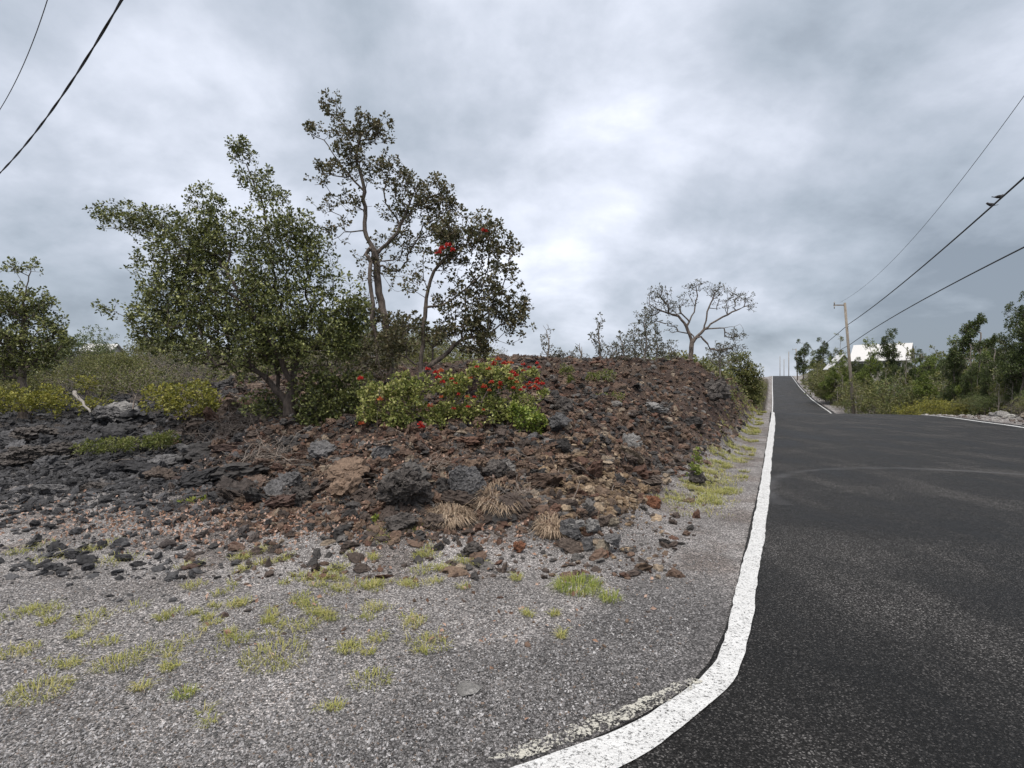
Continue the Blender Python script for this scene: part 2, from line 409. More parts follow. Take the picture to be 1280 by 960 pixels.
def plain(name, col, rough=.6, var=.15, scale=3.0, metal=0.0):
    m, t, b = new_mat(name); P = geo_pos(t); n = noise_node(t, P, scale, 4, .6).outputs[0]
    k = mixc(t, 1.0, col, ramp_node(t, n, [(.3, 1 - var), (.7, 1 + var)]), 'MULTIPLY')
    t.links.new(k, b.inputs['Base Color']); b.inputs['Roughness'].default_value = rough; b.inputs['Metallic'].default_value = metal
    return m
m_cable = plain('cable_black', (.02, .02, .022), .6)
m_cable_thin = plain('cable_grey', (.07, .07, .075), .6)
m_metal = plain('galvanised', (.35, .36, .37), .5)
m_ceramic = plain('insulator', (.3, .29, .28), .4)
m_bird = plain('bird_feathers', (.03, .028, .03), .7)
m_bill = plain('bird_bill', (.08, .06, .03), .5)
m_glass = plain('dark_window', (.03, .035, .04), .15)

# ------------------------------------------------------------------ ground sheet
ths = np.concatenate([np.radians(np.linspace(-180, -52, 70, endpoint=False)), np.radians(np.linspace(-52, 50, 900, endpoint=False)), np.radians(np.linspace(50, 180, 70, endpoint=False))])
rs = np.concatenate([np.geomspace(.35, 2.0, 40, endpoint=False), np.geomspace(2.0, 40, 560, endpoint=False), np.geomspace(40, 1500, 170)])
TH, RR = np.meshgrid(ths, rs); gx = (np.sin(TH) * RR).ravel(); gy = (np.cos(TH) * RR).ravel()
gz = H(gx, gy)
nth, nr = len(ths), len(rs)
gi = np.arange(nth * nr).reshape(nr, nth); g2 = np.roll(gi, -1, axis=1)
F = np.stack([gi[:-1].ravel(), gi[1:].ravel(), g2[1:].ravel(), g2[:-1].ravel()], 1)[:, ::-1]
cidx = len(gx); V = np.stack([gx, gy, gz], 1); V = np.vstack([V, [0, 0, -.012]])
F3 = np.stack([np.full(nth, cidx), gi[0], np.roll(gi[0], -1)], 1)[:, ::-1]
def soil_colour(x, y):
    s, u = su(x, y); m = rough_mask(x, y)[:, None]
    px = 640 + FPX * x / np.maximum(y, .5)
    n = fbm2(x, y, .7, 4, 50)[:, None]; n2 = fbm2(x, y, 2.5, 3, 60)[:, None]
    gravel = np.array((.295, .28, .277)) * (1 + .25 * n)
    # the strip of old paving next to the line is darker and finer
    old = sst(1.3, .55, (uL(s) - u) - fbm2(x, y, 1.1, 3, 77) * .5)[:, None] * sst(5.2, 4.2, s)[:, None]
    gravel = gravel * (1 - old) + np.array((.15, .145, .147)) * old
    brown = np.array((.15, .12, .105)); w_ = sst(.0, .5, fbm2(x, y, 1.3, 3, 91) + .10)[:, None] * sst(4.0, 5.0, y)[:, None] * .55
    gravel = gravel * (1 - w_) + brown * w_
    redb = np.array((.078, .052, .042)); black = np.array((.052, .050, .052)); tan = np.array((.15, .115, .085))
    wl = sst(330, 180, px + n[:, 0] * 60)[:, None]
    rock = redb * (1 - wl) + black * wl
    wt = sst(.1, .5, n + n2 * .3) * .45
    rock = rock * (1 - wt) + tan * wt
    rside = np.array((.10, .09, .06))
    far = sst(25, 60, y)[:, None]
    rock = rock * (1 - far * .6) + np.array((.09, .085, .05)) * far * .6
    rr = (u > 3)[:, None]
    rock = np.where(rr, rside * (1 + .3 * n), rock)
    return gravel * (1 - m) + rock * m
gcol = soil_colour(gx, gy); gcol = np.vstack([gcol, gcol[0]])
ground = mesh_obj('ground', V, [F, F3], m_ground, smooth=True, col=gcol)
tag(ground, kind='structure')

# ------------------------------------------------------------------ road and its painted lines
ss = np.concatenate([np.linspace(-38, -2, 40, endpoint=False), np.linspace(-2, 12, 240, endpoint=False), np.linspace(12, 60, 160, endpoint=False), np.linspace(60, 420, 260)])
nu = 60
rv = []
for s_ in ss:
    a, b_ = float(uL(s_)), float(uR(s_))
    jag = float(pnoise(np.array([[s_ * 3.1, .3, .7]]))[0]) * .03
    us = np.linspace(a - .004 + jag * .3, b_ + jag * 2, nu)
    x, y = xy(s_, us); rv.append(np.stack([x, y, np.full(nu, prof(s_))], 1))
rv = np.array(rv)
SK = rv.copy(); top = rv.reshape(-1, 3)
top[:, 2] += fbm2(top[:, 0], top[:, 1], .35, 3, 5) * .012
ii = np.arange(len(ss) * nu).reshape(len(ss), nu)
F = np.stack([ii[:-1, :-1].ravel(), ii[:-1, 1:].ravel(), ii[1:, 1:].ravel(), ii[1:, :-1].ravel()], 1)
sk = top.reshape(len(ss), nu, 3)[:, [0, -1]].copy(); sk[:, :, 2] -= .12; nb = len(top); sk = sk.reshape(-1, 3)
a = np.arange(len(ss) - 1)
Fl = np.stack([ii[:-1, 0], ii[1:, 0], nb + 2 * (a + 1), nb + 2 * a], 1); Fr = np.stack([ii[:-1, -1], nb + 2 * a + 1, nb + 2 * (a + 1) + 1, ii[1:, -1]], 1)
road = mesh_obj('road', np.vstack([top, sk]), [np.vstack([F, Fl, Fr])], m_asphalt, smooth=True)
tag(road, kind='structure')
def road_z(x, y):
    s, u = su(x, y); return prof(s) + fbm2(x, y, .35, 3, 5) * .012

def strip(name, LE, RE, mat, dz=.005, jit=.006, step=.04, kind='structure'):
    """LE/RE: ground-plane edge polylines (n,2) of equal length"""
    LE = np.array(LE); RE = np.array(RE)
    mid = (LE + RE) / 2; d = np.concatenate([[0], np.cumsum(np.linalg.norm(np.diff(mid, axis=0), axis=1))])
    n = int(min(3000, max(20, d[-1] / step))); tt = (np.linspace(0, 1, n) ** 1.6) * d[-1]
    def smooth_interp(E):
        e = np.stack([np.interp(tt, d, E[:, k]) for k in (0, 1)], 1); return e
    A, B = smooth_interp(LE), smooth_interp(RE)
    w_ = B - A; wn = w_ / (np.linalg.norm(w_, axis=1)[:, None] + 1e-9)
    ja = (R.rand(n) - .5) * jit + pnoise(np.stack([tt * 1.1, tt * 0 + 3.3, tt * 0], 1)) * .02
    jb = (R.rand(n) - .5) * jit + pnoise(np.stack([tt * 1.1, tt * 0 + 8.3, tt * 0], 1)) * .02
    A = A + wn * ja[:, None]; B = B + wn * jb[:, None]
    rows = 5; Vs = []
    for k in range(rows):
        Q = A + (B - A) * k / (rows - 1); Vs.append(np.column_stack([Q, road_z(Q[:, 0], Q[:, 1]) + dz]))
    V = np.stack(Vs, 1).reshape(-1, 3); ii = np.arange(n * rows).reshape(n, rows)
    F = np.stack([ii[:-1, :-1].ravel(), ii[:-1, 1:].ravel(), ii[1:, 1:].ravel(), ii[1:, :-1].ravel()], 1)
    o = mesh_obj(name, V, F, mat, smooth=True); tag(o, kind=kind); return o
def flat(px, py):
    z = EYE * FPX / (py - 480); return ((px - 640) / FPX * z, z)
le = [flat(*p) for p in [(652, 958), (742, 926), (799, 900), (855, 866), (880, 844), (895, 826), (903, 806), (910, 780), (919, 742), (929, 700), (935, 680), (945, 635), (951.6, 599), (956.8, 565.6), (962, 532)]]
re = [flat(*p) for p in [(683, 998), (784, 958), (832, 927), (873, 893), (904, 864), (920, 845), (930, 822), (938, 790), (945.5, 742), (950.5, 700), (954.4, 680), (961, 635), (962.8, 599), (965.6, 565.6), (969, 532)]]
def ext(s, u): return tuple(float(v) for v in xy(s, u))
l0 = [(-30, -20), (-15, -7), (-5, -.6), (-1.29, 1.65), (-.4, 2.11)]; r0 = [(x + .092, y - .177) for x, y in l0]
ls_ = [30, 36, 45, 60, 80, 120, 180, 260, 400]
def wob(s): return .03 * math.sin(s * .9) + .02 * math.sin(s * 2.3 + 1)
l1 = [ext(s, -.10 + wob(s)) for s in ls_]; r1 = [ext(s, .07 + wob(s + .6)) for s in ls_]
def densify(E, k=6):
    E = np.array(E); n = len(E); tt = np.linspace(0, n - 1, (n - 1) * k + 1); out_ = []
    for t_ in tt:
        i = min(int(t_), n - 2); f = t_ - i; p0 = E[max(i - 1, 0)]; p1 = E[i]; p2 = E[i + 1]; p3 = E[min(i + 2, n - 1)]
        if np.linalg.norm(p2 - p1) > 4 * np.linalg.norm(p1 - p0) + 1e-6 or np.linalg.norm(p2 - p1) > 4 * np.linalg.norm(p3 - p2) + 1e-6: out_.append(p1 + (p2 - p1) * f); continue
        out_.append(.5 * ((2 * p1) + (-p0 + p2) * f + (2 * p0 - 5 * p1 + 4 * p2 - p3) * f * f + (-p0 + 3 * p1 - 3 * p2 + p3) * f ** 3))
    return out_
strip('edge_line', densify(l0[:] + le + l1), densify(r0[:] + re + r1), m_white, step=.035, jit=.012)
rl = [10, 20, 26, 36, 44, 60, 80, 120, 180, 260, 400]
strip('edge_line', [ext(s, float(uR(s)) - .55) for s in rl], [ext(s, float(uR(s)) - .38) for s in rl], m_white, step=.15)
# remains of the old line on the gravel side
ol = [flat(*p) for p in [(612, 952), (700, 916), (780, 884), (825, 866), (846, 852), (868, 850)]]
orr = [flat(*p) for p in [(655, 953), (730, 925), (790, 899), (838, 874), (862, 862), (876, 853)]]
strip('worn_edge_line', densify(ol), densify(orr), m_oldpaint, dz=.010, jit=.03, step=.02)

# ------------------------------------------------------------------ rocks
def ico(sub):
    p = (1 + 5 ** .5) / 2
    V = [(-1, p, 0), (1, p, 0), (-1, -p, 0), (1, -p, 0), (0, -1, p), (0, 1, p), (0, -1, -p), (0, 1, -p), (p, 0, -1), (p, 0, 1), (-p, 0, -1), (-p, 0, 1)]
    F = [(0, 11, 5), (0, 5, 1), (0, 1, 7), (0, 7, 10), (0, 10, 11), (1, 5, 9), (5, 11, 4), (11, 10, 2), (10, 7, 6), (7, 1, 8), (3, 9, 4), (3, 4, 2), (3, 2, 6), (3, 6, 8), (3, 8, 9), (4, 9, 5), (2, 4, 11), (6, 2, 10), (8, 6, 7), (9, 8, 1)]
    V = [np.array(v, float) / np.linalg.norm(v) for v in V]
    for _ in range(sub):
        mid = {}; F2 = []
        def m(a, b):
            k = (min(a, b), max(a, b))
            if k not in mid: q = V[a] + V[b]; V.append(q / np.linalg.norm(q)); mid[k] = len(V) - 1
            return mid[k]
        for a, b, c in F:
            x, y, z = m(a, b), m(b, c), m(c, a); F2 += [(a, x, z), (b, y, x), (c, z, y), (x, y, z)]
        F = F2
    return np.array(V), np.array(F)
def rock_shape(sub, seed, cuts=5, rough=.12, freq=1.6):
    V, F = ico(sub); r = np.random.RandomState(seed); V = V.copy()
    for _ in range(cuts):                       # planed-off faces make it angular
        n = r.normal(size=3); n /= np.linalg.norm(n); d = .45 + .35 * r.rand()
        h = V @ n; V = V - np.where(h > d, h - d, 0)[:, None] * n
    o_ = r.rand(3) * 50
    V = V * (1 + rough * pnoise(V * freq + o_) + rough * .5 * pnoise(V * freq * 2.6 + o_))[:, None]
    V = V + r.normal(size=V.shape) * rough * .12
    return V, F
def rand_rot(n, r=R):
    q = r.normal(size=(n, 4)); q /= np.linalg.norm(q, axis=1)[:, None]; a, b, c, d = q.T
    return np.stack([np.stack([1 - 2 * (c * c + d * d), 2 * (b * c - a * d), 2 * (b * d + a * c)], 1),
                     np.stack([2 * (b * c + a * d), 1 - 2 * (b * b + d * d), 2 * (c * d - a * b)], 1),
                     np.stack([2 * (b * d - a * c), 2 * (c * d + a * b), 1 - 2 * (b * b + c * c)], 1)], 1)
def scatter(name, pos, size, col, mat, shapes, flat_=.7, label=None, kind='stuff'):
    n = len(pos); Vs = []; Fs = []; Cs = []; off = 0
    which = R.randint(0, len(shapes), n)
    for k, (PV, PF) in enumerate(shapes):
        idx = np.nonzero(which == k)[0]
        if not len(idx): continue
        Rm = rand_rot(len(idx)); S = size[idx][:, None] * (1 + (R.rand(len(idx), 3) - .5) * 1.1)
        Q = PV[None] * S[:, None, :]; Q = np.einsum('nij,nvj->nvi', Rm, Q); Q[:, :, 2] *= flat_
        Q = Q + pos[idx][:, None, :]
        Vs.append(Q.reshape(-1, 3)); Fs.append((PF[None] + (np.arange(len(idx)) * len(PV))[:, None, None] + off).reshape(-1, 3)); off += len(idx) * len(PV)
        Cs.append(np.repeat(col[idx], len(PV), axis=0))
    o = mesh_obj(name, np.vstack(Vs), np.vstack(Fs), mat, col=np.vstack(Cs)); tag(o, label, kind=kind); return o

SH0 = [rock_shape(0, i, 3, .45, 2.2) for i in range(12)]
SH1 = [rock_shape(2, 40 + i, 7, .38, 2.4) for i in range(12)]
OCT = []
for i in range(8):
    r = np.random.RandomState(i + 90); v = np.array([(1, 0, 0), (-1, 0, 0), (0, 1, 0), (0, -1, 0), (0, 0, 1), (0, 0, -1)], float) * (.7 + .5 * r.rand(6, 1)) + r.normal(size=(6, 3)) * .15
    OCT.append((v, np.array([(0, 2, 4), (2, 1, 4), (1, 3, 4), (3, 0, 4), (2, 0, 5), (1, 2, 5), (3, 1, 5), (0, 3, 5)])))

def sample_px(n, x0, x1, y0, y1, far=26):
    """ground points spread evenly over a region of the view, so that near ground gets finer cover"""
    px = x0 + (x1 - x0) * R.rand(n); zz = 1 / (1 / far + (1 / y0 - 1 / far) * R.rand(n)) if y1 is None else y0 + (y1 - y0) * R.rand(n)
    return (px - 640) / FPX * zz, zz
def stone_colours(x, y):
    n = len(x); px = 640 + FPX * x / np.maximum(y, .5)
    pal = np.array([(.068, .052, .044), (.115, .076, .056), (.046, .043, .042), (.15, .105, .076), (.12, .113, .108), (.105, .058, .041), (.23, .185, .14)])
    c = pal[R.choice(len(pal), n, p=[.24, .22, .17, .13, .07, .13, .04])]
    wl = sst(340, 200, px + R.normal(size=n) * 40)[:, None]
    c = c * (1 - wl) + np.array([(.05, .05, .053), (.085, .085, .09), (.035, .035, .038)])[R.randint(0, 3, n)] * wl
    gx_ = np.exp(-(((px - 770) / 75) ** 2)) * np.exp(-(((y - 6.7) / 1.0) ** 2)) * .95
    och = np.array([(.19, .135, .085), (.13, .09, .06), (.26, .2, .14), (.10, .07, .05)])[R.randint(0, 4, n)]
    pick = (R.rand(n) < gx_)[:, None]
    c = np.where(pick, och, c)
    return c * (.62 + .5 * R.rand(n, 1))
# lava rubble on the mound and the lava flow
x, y = sample_px(135000, -60, 960, 4.6, None, 40); m = rough_mask(x, y); s_, u_ = su(x, y)
keep = (R.rand(len(x)) < np.clip(m * 1.6 + .03, 0, 1)) & (u_ < -.75); x, y = x[keep], y[keep]
sz = .010 + .05 * R.rand(len(x)) ** 3.6; sz = sz * (1 + y / 24)
pos = np.column_stack([x, y, H(x, y) + sz * .15])
big_ = sz > .045
scatter('lava_rubble', pos[~big_], sz[~big_], stone_colours(x, y)[~big_], m_rubble, SH0, .75)
scatter('lava_blocks', pos[big_], sz[big_], stone_colours(x, y)[big_], m_rubble, SH1, .75)
x, y = sample_px(1100, -60, 950, 5.3, None, 24); m = rough_mask(x, y); s_, u_ = su(x, y)
keep = (R.rand(len(x)) < m) & (m > .3) & (u_ < -1.1) & ((y < 9) | (x / y < -.12) | (R.rand(len(x)) < .3)); x, y = x[keep], y[keep]
sz = (.06 + .15 * R.rand(len(x)) ** 2.4); sz = np.where(x / y < -.45, sz * 1.8, sz)
scatter('lava_blocks', np.column_stack([x, y, H(x, y) + sz * .1]), sz, stone_colours(x, y), m_rubble, [rock_shape(3, 70 + i, 8, .35, 2.4) for i in range(10)], .7)
# chips of gravel on the verge
x, y = sample_px(90000, -40, 960, 2.1, None, 16); s_, u_ = su(x, y)
keep = (u_ < uL(s_) - .17) & (rough_mask(x, y) < .5); x, y = x[keep], y[keep]
sz = .003 + .006 * R.rand(len(x)) ** 2.2
gc = np.array([(.27, .265, .27), (.14, .138, .14), (.38, .375, .38), (.18, .175, .175), (.08, .08, .08), (.17, .13, .105)])[R.choice(6, len(x), p=[.3, .25, .12, .18, .1, .05])]
scatter('gravel', np.column_stack([x, y, H(x, y) + sz * .3]), sz, gc, m_rubble, OCT, .8)
x, y = sample_px(1500, -40, 950, 3.4, None, 14); s_, u_ = su(x, y)
keep = (u_ < uL(s_) - .5) & (rough_mask(x, y) < .6) & (R.rand(len(x)) < sst(3.0, 5.6, y) * .45 + .12 * (y > 0)); x, y = x[keep], y[keep]
sz = .007 + .024 * R.rand(len(x)) ** 2.5
scatter('loose_stones', np.column_stack([x, y, H(x, y) + sz * .2]), sz, stone_colours(x, y), m_rubble, SH0, .6)
# right verge stones
s_ = 22 + 50 * R.rand(2500); u_ = uR(s_) + .3 + 3.2 * R.rand(2500) ** 1.3; x, y = xy(s_, u_); sz = .02 + .11 * R.rand(2500) ** 4
scatter('verge_stones', np.column_stack([x, y, H(x, y) + sz * .2]), sz, np.array([(.22, .21, .2), (.1, .08, .07), (.3, .29, .28)])[R.randint(0, 3, 2500)], m_rubble, SH0, .7)

# boulders one can tell apart: px, py of the centre, width and height in px, colour, label
GREY = (.115, .113, .115); DARK = (.082, .073, .068); BRN = (.10, .078, .065); PALE = (.22, .215, .21); TANC = (.22, .19, .15); RUST = (.2, .09, .05)
BOULD = [
 (507, 622, 62, 50, DARK, 'largest rough black lava boulder at the front of the mound', 1),
 (578, 613, 52, 36, GREY, 'smooth grey lava boulder beside the largest black boulder', 0),
 (620, 598, 34, 26, DARK, 'dark rock behind the dry grass on the mound front', 1),
 (343, 612, 26, 28, GREY, 'rounded grey lava rock low on the slope below the main tree', 0),
 (362, 600, 28, 22, GREY, 'grey lava rock just above the rounded one below the main tree', 1),
 (378, 618, 30, 18, DARK, 'low dark lava rock right of two grey ones below the main tree', 1),
 (403, 560, 34, 22, GREY, 'grey block lying just below the trunk of the main tree', 0),
 (476, 573, 30, 22, GREY, 'dark wedge shaped rock below the blossom shrub', 0),
 (620, 540, 28, 20, GREY, 'slate grey block under the red blossoms', 0),
 (665, 548, 18, 20, GREY, 'small grey block under the lime green shrub', 0),
 (700, 548, 26, 18, GREY, 'grey block on the reddish slope right of the lime green shrub', 0),
 (703, 510, 24, 22, DARK, 'dark jagged rock beside the right end of the blossom shrub', 1),
 (786, 548, 30, 24, PALE, 'pale grey slab in the hollow of the reddish slope', 0),
 (815, 518, 34, 14, PALE, 'long pale grey slab high on the reddish slope', 0),
 (890, 497, 40, 22, DARK, 'jagged black outcrop near the road end of the mound', 1),
 (870, 600, 24, 14, DARK, 'dark flat rock at the mound foot beside the yellow weeds', 1),
 (812, 600, 34, 16, BRN, 'brown slab leaning on the cinder slope', 1),
 (150, 518, 38, 20, PALE, 'pale lava slab beside the driftwood log', 0),
 (130, 532, 46, 18, GREY, 'broad grey lava slab in front of the pale one', 1),
 (62, 612, 36, 18, GREY, 'rounded grey rock low in the black lava flow', 0),
 (118, 610, 46, 12, DARK, 'long thin dark slab low in the black lava flow', 1),
 (210, 575, 40, 18, GREY, 'grey slab just right of the ground fern', 0),
 (245, 535, 36, 22, DARK, 'black boulder at the edge of the dead twigs', 1),
 (238, 565, 26, 20, GREY, 'grey rock below the black boulder by the dead twigs', 0),
 (500, 655, 40, 20, DARK, 'flat dark rock at the foot of the largest boulder', 1),
 (545, 655, 30, 18, BRN, 'brownish rock left of the dry grass clump', 1),
 (592, 690, 28, 16, DARK, 'black stone lying alone on the gravel', 1),
 (650, 688, 16, 12, RUST, 'small rust coloured stone on the gravel', 1),
 (815, 628, 18, 16, RUST, 'rust coloured cinder block at the edge of the cinder pile', 1),
 (588, 858, 34, 14, PALE, 'flat pale grey stone pressed into the gravel', 2),
 (30, 575, 56, 22, DARK, 'black lava hump at the left edge of the view', 1),
 (40, 545, 60, 20, DARK, 'black lava hump below the yellow green bush', 1),
 (90, 565, 50, 20, DARK, 'black lava hump left of the ground fern', 1),
 (200, 600, 36, 16, BRN, 'brown lava lump behind the bright green weeds', 1),
]
PILE = [
 (714, 660, 30, 24, GREY, 'dark stone at the left of the stacked stones'), (712, 682, 30, 22, BRN, 'low brown stone at the left foot of the stacked stones'),
 (735, 682, 20, 24, GREY, 'upright grey stone in the middle of the stacked stones'), (753, 684, 20, 22, TANC, 'tan grey stone at the front of the stacked stones'),
 (720, 656, 28, 10, PALE, 'flat pale stone on top of the stacked stones, left'), (740, 659, 24, 22, PALE, 'pale slanting slab on top of the stacked stones'),
 (768, 676, 28, 16, GREY, 'grey stone at the right of the stacked stones'), (757, 650, 26, 16, BRN, 'brown stone behind the pale slanting slab'),
 (785, 688, 30, 12, DARK, 'low dark stone right of the stacked stones'), (765, 652, 20, 12, TANC, 'small tan stone behind the stacked stones'),
]
def boulder(px, py, wpx, hpx, c, lab, kind, seed, group=None, lift=0.0, zfix=None):
    g = G(px, py + hpx * .35)
    z = g[1]; wm = wpx / FPX * z / 2; hm = hpx / FPX * z / 2
    V, F = rock_shape(4 if wpx > 40 else 3, seed, 9 if kind == 0 else 7, {0: .27, 1: .38, 2: .07}[kind], {0: 2.3, 1: 2.6, 2: 1.5}[kind])
    r = np.random.RandomState(seed); Rm = rand_rot(1, r)[0] if kind != 2 else np.eye(3)
    V = V @ Rm.T; V /= np.abs(V).max(axis=0)
    if kind == 2: V *= (wm, wm * 1.1, .012)
    else: V *= (wm * 1.2, wm * .95, hm * 1.4)
    ctr = np.array((g[0], z, float(H(g[0], z)[0]) + (hm * (.85 if kind == 1 else .65) if kind != 2 else .008) + lift))
    if zfix: ctr = At(px, py, zfix); V = V * .8
    cc = np.array(c) * (.85 + .3 * r.rand())
    o = mesh_obj('flat_stone' if kind == 2 else 'lava_rock' if group is None else 'stacked_stone', V, F, m_rock, col=np.tile(cc, (len(V), 1)))
    o.location = tuple(float(v) for v in ctr)
    tag(o, lab, 'stone' if (kind == 2 or group) else 'rock', group or 'lava rocks on the mound and lava flow'); return o
for i, (px, py, w1, h1, c, lab, k) in enumerate(BOULD): boulder(px, py, w1, h1, c, lab, k, 200 + i)
for i, (px, py, w1, h1, c, lab) in enumerate(PILE): boulder(px, py, w1, h1, c, lab, 0, 300 + i, 'stones stacked at the foot of the mound', zfix=5.28 + (.14 if py < 665 else 0) + .015 * (i % 3))

# ------------------------------------------------------------------ trees and shrubs
def tree_graph(root, limbs, tips, bf=.35, step=.14, wig=.25, r=R):
    P = [np.array(root, float)]; par = [-1]; pl = [0.0]
    def add(p, pa):
        P.append(np.array(p, float)); par.append(pa); pl.append(pl[pa] + float(np.linalg.norm(P[-1] - P[pa]))); return len(P) - 1
    for lm in limbs:
        cur = int(np.argmin([np.linalg.norm(q - np.array(lm[0])) for q in P]))
        for tgt in lm:
            tgt = np.array(tgt, float); d = np.linalg.norm(tgt - P[cur]); n = max(1, int(d / step)); a = P[cur].copy()
            if d < 1e-3: continue
            for k in range(1, n + 1): cur = add(a + (tgt - a) * k / n + (r.normal(size=3) * step * .10 if k < n else 0), cur)
    A = np.zeros((3, 60000), np.float32); PL = np.zeros(60000, np.float32); n0 = len(P); A[:, :n0] = np.array(P).T; PL[:n0] = pl; cnt = n0
    tips = tips[np.argsort(np.linalg.norm(tips - P[0], axis=1))]; ti = []
    lo = min(n0 - 1, n0 // 4)
    for tp in tips:
        dx = A[0, lo:cnt] - np.float32(tp[0]); dy = A[1, lo:cnt] - np.float32(tp[1]); dz = A[2, lo:cnt] - np.float32(tp[2]); dd = np.sqrt(dx * dx + dy * dy + dz * dz) + np.float32(bf) * PL[lo:cnt]; cur = int(np.argmin(dd)) + lo
        d = np.linalg.norm(tp - P[cur]); n = max(1, int(d / step)); a = P[cur].copy()
        pd = a - P[par[cur]] if par[cur] >= 0 else np.array((0, 0, 1.)); pd /= np.linalg.norm(pd) + 1e-9
        c1 = a + pd * d * .35 + r.normal(size=3) * d * wig * .3; prev = None
        for k in range(1, n + 1):
            f = k / n; q = (1 - f) ** 2 * a + 2 * f * (1 - f) * c1 + f * f * tp
            if k < n: q = q + r.normal(size=3) * step * .2
            cur = add(q, cur); A[:, cnt] = q; PL[cnt] = pl[cur]; cnt += 1
            if cnt > 59990: break
        ti.append(cur)
        if cnt > 59900: break
    return np.array(P), np.array(par), ti
def branch_mesh(P, par, ti, r0, rtip=.003, ex=.47, flare=1.35):
    n = len(P); c = np.zeros(n); c[ti] += 1; c += 1e-3
    for i in range(n - 1, 0, -1): c[par[i]] += c[i]
    rad = np.maximum(rtip, r0 * (c / c[0]) ** ex); rad[0] *= flare
    if n > 2: rad[1] *= 1 + (flare - 1) * .4
    D = np.zeros((n, 3)); D[1:] = P[1:] - P[par[1:]]; D[0] = (0, 0, 1); D /= np.linalg.norm(D, axis=1)[:, None] + 1e-9
    main = np.full(n, -1); best = np.zeros(n)
    for i in range(1, n):
        if c[i] > best[par[i]]: best[par[i]] = c[i]; main[par[i]] = i
    T = D.copy(); ok = main >= 0; T[ok] += D[main[ok]]; T /= np.linalg.norm(T, axis=1)[:, None] + 1e-9
    def frame(Tv):
        ref = np.where(np.abs(Tv[:, :1]) < .8, np.array([[1., 0, 0]]), np.array([[0, 1., 0]]))
        a = np.cross(Tv, ref); a /= np.linalg.norm(a, axis=1)[:, None] + 1e-9; return a, np.cross(Tv, a)
    Vs = []; Fs = []; off = 0; idx = np.arange(1, n)
    for sides, sel in ((8, rad[idx] > .035), (5, (rad[idx] <= .035) & (rad[idx] > .009)), (3, rad[idx] <= .009)):
        e = idx[sel]
        if not len(e): continue
        p = par[e]; ismain = (main[p] == e)[:, None]
        T0 = np.where(ismain, T[p], D[e]); T1 = T[e]
        r1 = rad[e]; r0_ = np.where(ismain[:, 0], rad[p], np.minimum(rad[p], r1 * 1.25))
        ang = np.linspace(0, 2 * math.pi, sides, endpoint=False); ca, sa = np.cos(ang), np.sin(ang)
        a0, b0 = frame(T0); a1, b1 = frame(T1)
        ring0 = P[p][:, None] + r0_[:, None, None] * (ca[None, :, None] * a0[:, None] + sa[None, :, None] * b0[:, None])
        ring1 = P[e][:, None] + r1[:, None, None] * (ca[None, :, None] * a1[:, None] + sa[None, :, None] * b1[:, None])
        V = np.concatenate([ring0, ring1], 1); m = len(e); base = off + np.arange(m)[:, None] * 2 * sides
        for j in range(sides):
            k = (j + 1) % sides; Fs.append(np.concatenate([base + j, base + k, base + sides + k, base + sides + j], 1))
        Vs.append(V.reshape(-1, 3)); off += m * 2 * sides
    return np.vstack(Vs), np.vstack(Fs), D, rad
def leaves_mesh(cent, outd, k, rad, ln, wd, r=R, up=.35, droop=0.0):
    n = len(cent); c = np.repeat(cent, k, axis=0); o = np.repeat(outd, k, axis=0)
    d = r.normal(size=(n * k, 3)) + o * .8 + np.array((0, 0, up)); d /= np.linalg.norm(d, axis=1)[:, None]
    base = c + d * (rad * (r.rand(n * k, 1) ** .6)) * .75
    t = d + r.normal(size=d.shape) * .5; t[:, 2] -= droop; t /= np.linalg.norm(t, axis=1)[:, None]
    nrm = r.normal(size=d.shape) * .6 + np.array((0, 0, .8)) + d * .3
    sd_ = np.cross(t, nrm); sd_ /= np.linalg.norm(sd_, axis=1)[:, None] + 1e-9; nn = np.cross(sd_, t)
    sc_ = (.7 + .6 * r.rand(n * k, 1)); l = ln * sc_; w_ = wd * sc_
    v0 = base; v1 = base + t * l * .5 + sd_ * w_ * .5 + nn * l * .12; v2 = base + t * l; v3 = base + t * l * .5 - sd_ * w_ * .5 + nn * l * .12
    V = np.stack([v0, v1, v2, v3], 1).reshape(-1, 3); F = np.arange(n * k * 4).reshape(-1, 4)
    return V, F
def lobe_points(lobes, z, n, dscale=.8, hole=.0, seed=0, shell=.5):
    """lobes: px, py, half width, half height in px (+ optional depth shift in metres, weight)"""
    r = np.random.RandomState(seed); out_ = []
    wts = np.array([l[2] * l[3] * (l[5] if len(l) > 5 else 1) for l in lobes], float); wts /= wts.sum()
    for l, wt in zip(lobes, wts):
        m = max(3, int(n * wt)); dz = l[4] if len(l) > 4 else 0; zz = z + dz
        d = r.normal(size=(m * 3, 3)); d /= np.linalg.norm(d, axis=1)[:, None]; d *= (r.rand(m * 3, 1) ** shell)
        c = At(l[0], l[1], zz); rx, rz_ = l[2] / FPX * zz, l[3] / FPX * zz
        q = c + d * np.array((rx, dscale * min(rx * 1.1, (rx + rz_) * .75), rz_))
        if hole > 0:
            k = pnoise(q * 2.3 + seed) + .6 * pnoise(q * 5.5) > hole - .35
            q = q[k]
        out_.append(q[:m])
    return np.vstack(out_)
def px_path(pts, z): return [At(p[0], p[1], z + (p[2] if len(p) > 2 else 0)) for p in pts]

